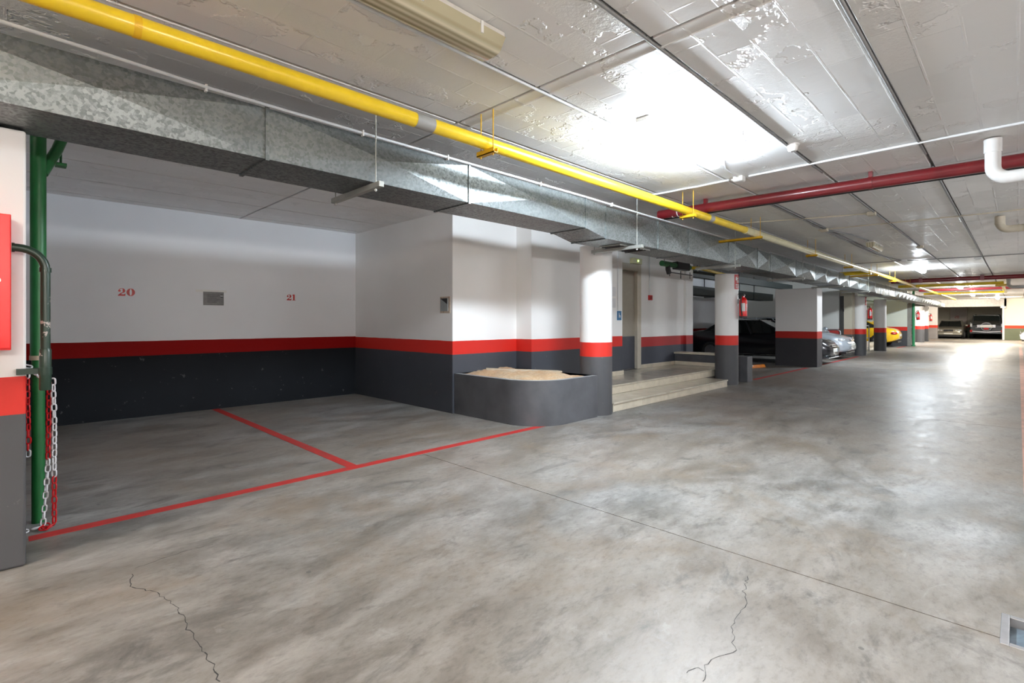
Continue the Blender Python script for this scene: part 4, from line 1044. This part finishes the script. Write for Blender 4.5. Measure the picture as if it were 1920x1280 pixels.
# silver hatchback, taller and rounder
HATCH = dict(L=4.1, W=1.74, wr=.31, axles=(-1.25, 1.25),
    top=[(-2.05, .70), (-1.98, .95), (-1.7, 1.02), (0, .98), (.85, .97), (1.35, .90), (1.75, .80), (1.95, .68), (2.05, .52)],
    bot=[(-2.05, .4), (-1.9, .26), (1.65, .22), (1.92, .24), (2.05, .34)],
    wid=[(-2.05, .78), (-1.9, .92), (-1.4, 1.0), (1.1, 1.0), (1.6, .95), (1.88, .82), (2.05, .56)],
    cabin=(-1.95, -1.55, .20, 1.15, 1.50, .95, .72), pillars=[.3, .62])
nose2 = [('headlight', M_HLAMP, both(('sph', 1.74, .58, .68, .20, .17, .10))), ('grille', M_CHROME, [('box', 1.96, 2.045, -.22, .22, .62, .70)]),
         ('lower_intake', M_BLK, [('box', 1.93, 2.03, -.46, -.03, .33, .42), ('box', 1.93, 2.03, .03, .46, .33, .42)]),
         ('number_plate', M_PLATE, [('box', 2.05, 2.07, -.26, .26, .47, .58)]), ('bumper_trim', M_BLK, [('box', 1.5, 1.98, -.66, .66, .20, .26)]),
         ('emblem', M_CHROME, [('lat', [(.07, 0), (.07, .02)], (2.03, 0, .73), 'x')])]
make_car('light silver hatchback with its nose towards the corridor, beside the black car', (21.5, 6.25, 0), R90, P_SILVER, with_(HATCH, extra=nose2))
# yellow coupe, tail to the corridor
COUPE = dict(L=4.05, W=1.77, wr=.34, axles=(-1.20, 1.22),
    top=[(-2.02, .66), (-1.96, .86), (-1.75, .96), (-1.3, 1.02), (-.6, 1.0), (.6, .93), (1.3, .86), (1.8, .70), (2.02, .48)],
    bot=[(-2.02, .46), (-1.92, .34), (-1.6, .24), (1.6, .2), (2.02, .3)],
    wid=[(-2.02, .66), (-1.9, .84), (-1.6, .96), (-1.0, 1.0), (1.0, 1.0), (1.6, .94), (1.9, .8), (2.02, .6)],
    cabin=(-1.45, -.70, .05, .85, 1.34, .96, .66), pillars=[.55])
tail3 = [('tail_light', M_TLAMP, both(('sph', -1.80, .62, .72, .20, .20, .10))), ('number_plate', M_PLATE, [('box', -2.05, -2.03, -.26, .26, .56, .68)]),
         ('rear_bumper_trim', M_BLK, [('box', -2.0, -1.7, -.55, .55, .24, .32)]), ('fuel_cap', M_CHROME, [('lat', [(.08, -.01), (.08, .0)], (-1.25, -.86, .80), 'y')]),
         ('headlight', M_HLAMP, both(('sph', 1.70, .62, .60, .18, .14, .08)))]
make_car('bright yellow coupe parked tail out before the green pipe', (33.2, 6.40, 0), radians(90), P_YELLOW, with_(COUPE, extra=tail3, mirror=M_BLK))
# beige saloon facing us in the far recess
BEIGE = with_(SEDAN, L=4.7, top=[(-2.35, .62), (-2.25, .95), (-2.0, 1.02), (0, .95), (.95, .93), (1.7, .86), (2.15, .76), (2.28, .68), (2.35, .54)],
    bot=[(-2.35, .4), (-2.2, .28), (1.9, .2), (2.2, .22), (2.35, .30)], wid=[(-2.35, .8), (-2.2, .92), (-1.6, 1.0), (1.4, 1.0), (2.0, .96), (2.25, .88), (2.35, .78)],
    cabin=(-1.75, -1.05, .12, 1.02, 1.42, .92, .68))
nose4 = [('headlight', M_HLAMP, both(('sph', 2.20, .66, .63, .14, .155, .085)) + both(('sph', 2.26, .44, .62, .10, .09, .07))),
         ('grille', M_BLK, [('box', 2.28, 2.365, -.28, .28, .55, .70)]), ('grille_frame', M_CHROME, [('box', 2.355, 2.375, -.30, .30, .695, .715), ('box', 2.355, 2.375, -.30, .30, .54, .555), ('box', 2.355, 2.378, -.008, .008, .55, .70), ('box', 2.355, 2.375, -.30, -.28, .54, .71), ('box', 2.355, 2.375, .28, .30, .54, .71)]),
         ('bumper', P_BEIGE, [('box', 2.2, 2.40, -.80, .80, .30, .46)]), ('bumper_rib', M_BLK, [('box', 2.38, 2.405, -.80, .80, .47, .485)]), ('number_plate', M_PLATE, [('box', 2.40, 2.412, -.27, .27, .34, .44)]),
         ('under_tray', M_BLK, [('box', 2.0, 2.32, -.76, .76, .14, .29)])]
make_car('champagne beige saloon facing outward in the far recess', (54.6, 3.88, 0), radians(180), P_BEIGE, with_(BEIGE, extra=nose4))
# dark four-wheel drive, rear towards us
SUV = dict(L=4.75, W=1.90, wr=.39, axles=(-1.35, 1.40),
    top=[(-2.37, 1.02), (-2.33, 1.10), (-2.0, 1.14), (0, 1.12), (1.1, 1.10), (2.1, 1.0), (2.37, .78)],
    bot=[(-2.37, .50), (-2.2, .44), (2.2, .42), (2.37, .5)],
    wid=[(-2.37, .93), (-2.25, .98), (-1.8, 1.0), (1.8, 1.0), (2.2, .94), (2.37, .82)],
    cabin=(-2.30, -2.08, .55, 1.30, 1.84, 1.10, .76), pillars=[.3, .62])
tail5 = [('tail_light', M_TLAMP, both(('box', -2.40, -2.30, .78, .92, .56, .68))), ('upper_lamp', M_HLAMP, both(('box', -2.39, -2.28, .80, .92, .92, 1.16))),
         ('spare_wheel', M_BLK, [('lat', [(.30, -.20), (.36, -.17), (.37, 0), (.34, .02)], (-2.40, 0, .93), 'x')]),
         ('spare_cover_trim', M_CHROME, [('lat', [(.31, -.015), (.31, .0)], (-2.60, 0, .93), 'x')]), ('spare_cover_face', P_DGREY, [('lat', [(.29, -.012), (.295, .0)], (-2.62, 0, .93), 'x')]),
         ('number_plate', M_PLATE, [('box', -2.66, -2.64, -.36, .36, .90, 1.02)]), ('plate_frame', M_CHROME, [('box', -2.64, -2.62, -.52, .52, .86, 1.08)]), ('red_reflector', M_TLAMP, [('box', -2.65, -2.63, -.14, .14, .72, .84)]),
         ('bumper', P_DGREY, [('box', -2.55, -2.2, -.94, .94, .40, .62)]), ('bumper_step', M_CHROME, [('hex', [(-2.60, -.80, .545), (-2.50, -.80, .545), (-2.50, 0, .49), (-2.60, 0, .49)], [(-2.60, -.80, .61), (-2.50, -.80, .61), (-2.50, 0, .555), (-2.60, 0, .555)]), ('hex', [(-2.60, 0, .49), (-2.50, 0, .49), (-2.50, .80, .545), (-2.60, .80, .545)], [(-2.60, 0, .555), (-2.50, 0, .555), (-2.50, .80, .61), (-2.60, .80, .61)])]),
         ('bumper_lamp', M_TLAMP, both(('box', -2.57, -2.52, .80, .92, .52, .62))), ('rear_emblem', M_CHROME, [('lat', [(.045, 0), (.045, .02)], (-2.37, 0, 1.20), 'x')]),
         ('door_handle', M_CHROME, [('box', -2.40, -2.36, .48, .62, .82, .86)]), ('roof_rail', M_BLK, both(('box', -1.9, .4, .64, .69, 1.85, 1.89)))]
make_car('dark grey off-road car seen from behind with a spare wheel on its tailgate', (55.2, 1.72, 0), radians(0), P_DGREY, with_(SUV, extra=tail5, mirror=M_CHROME))
make_car('white hatchback whose nose just enters the view at the far side of the corridor', (42.0, -2.13, 0), radians(90), P_WHITE, with_(HATCH, extra=nose2))

# name clean-up is left to Blender's own suffixes
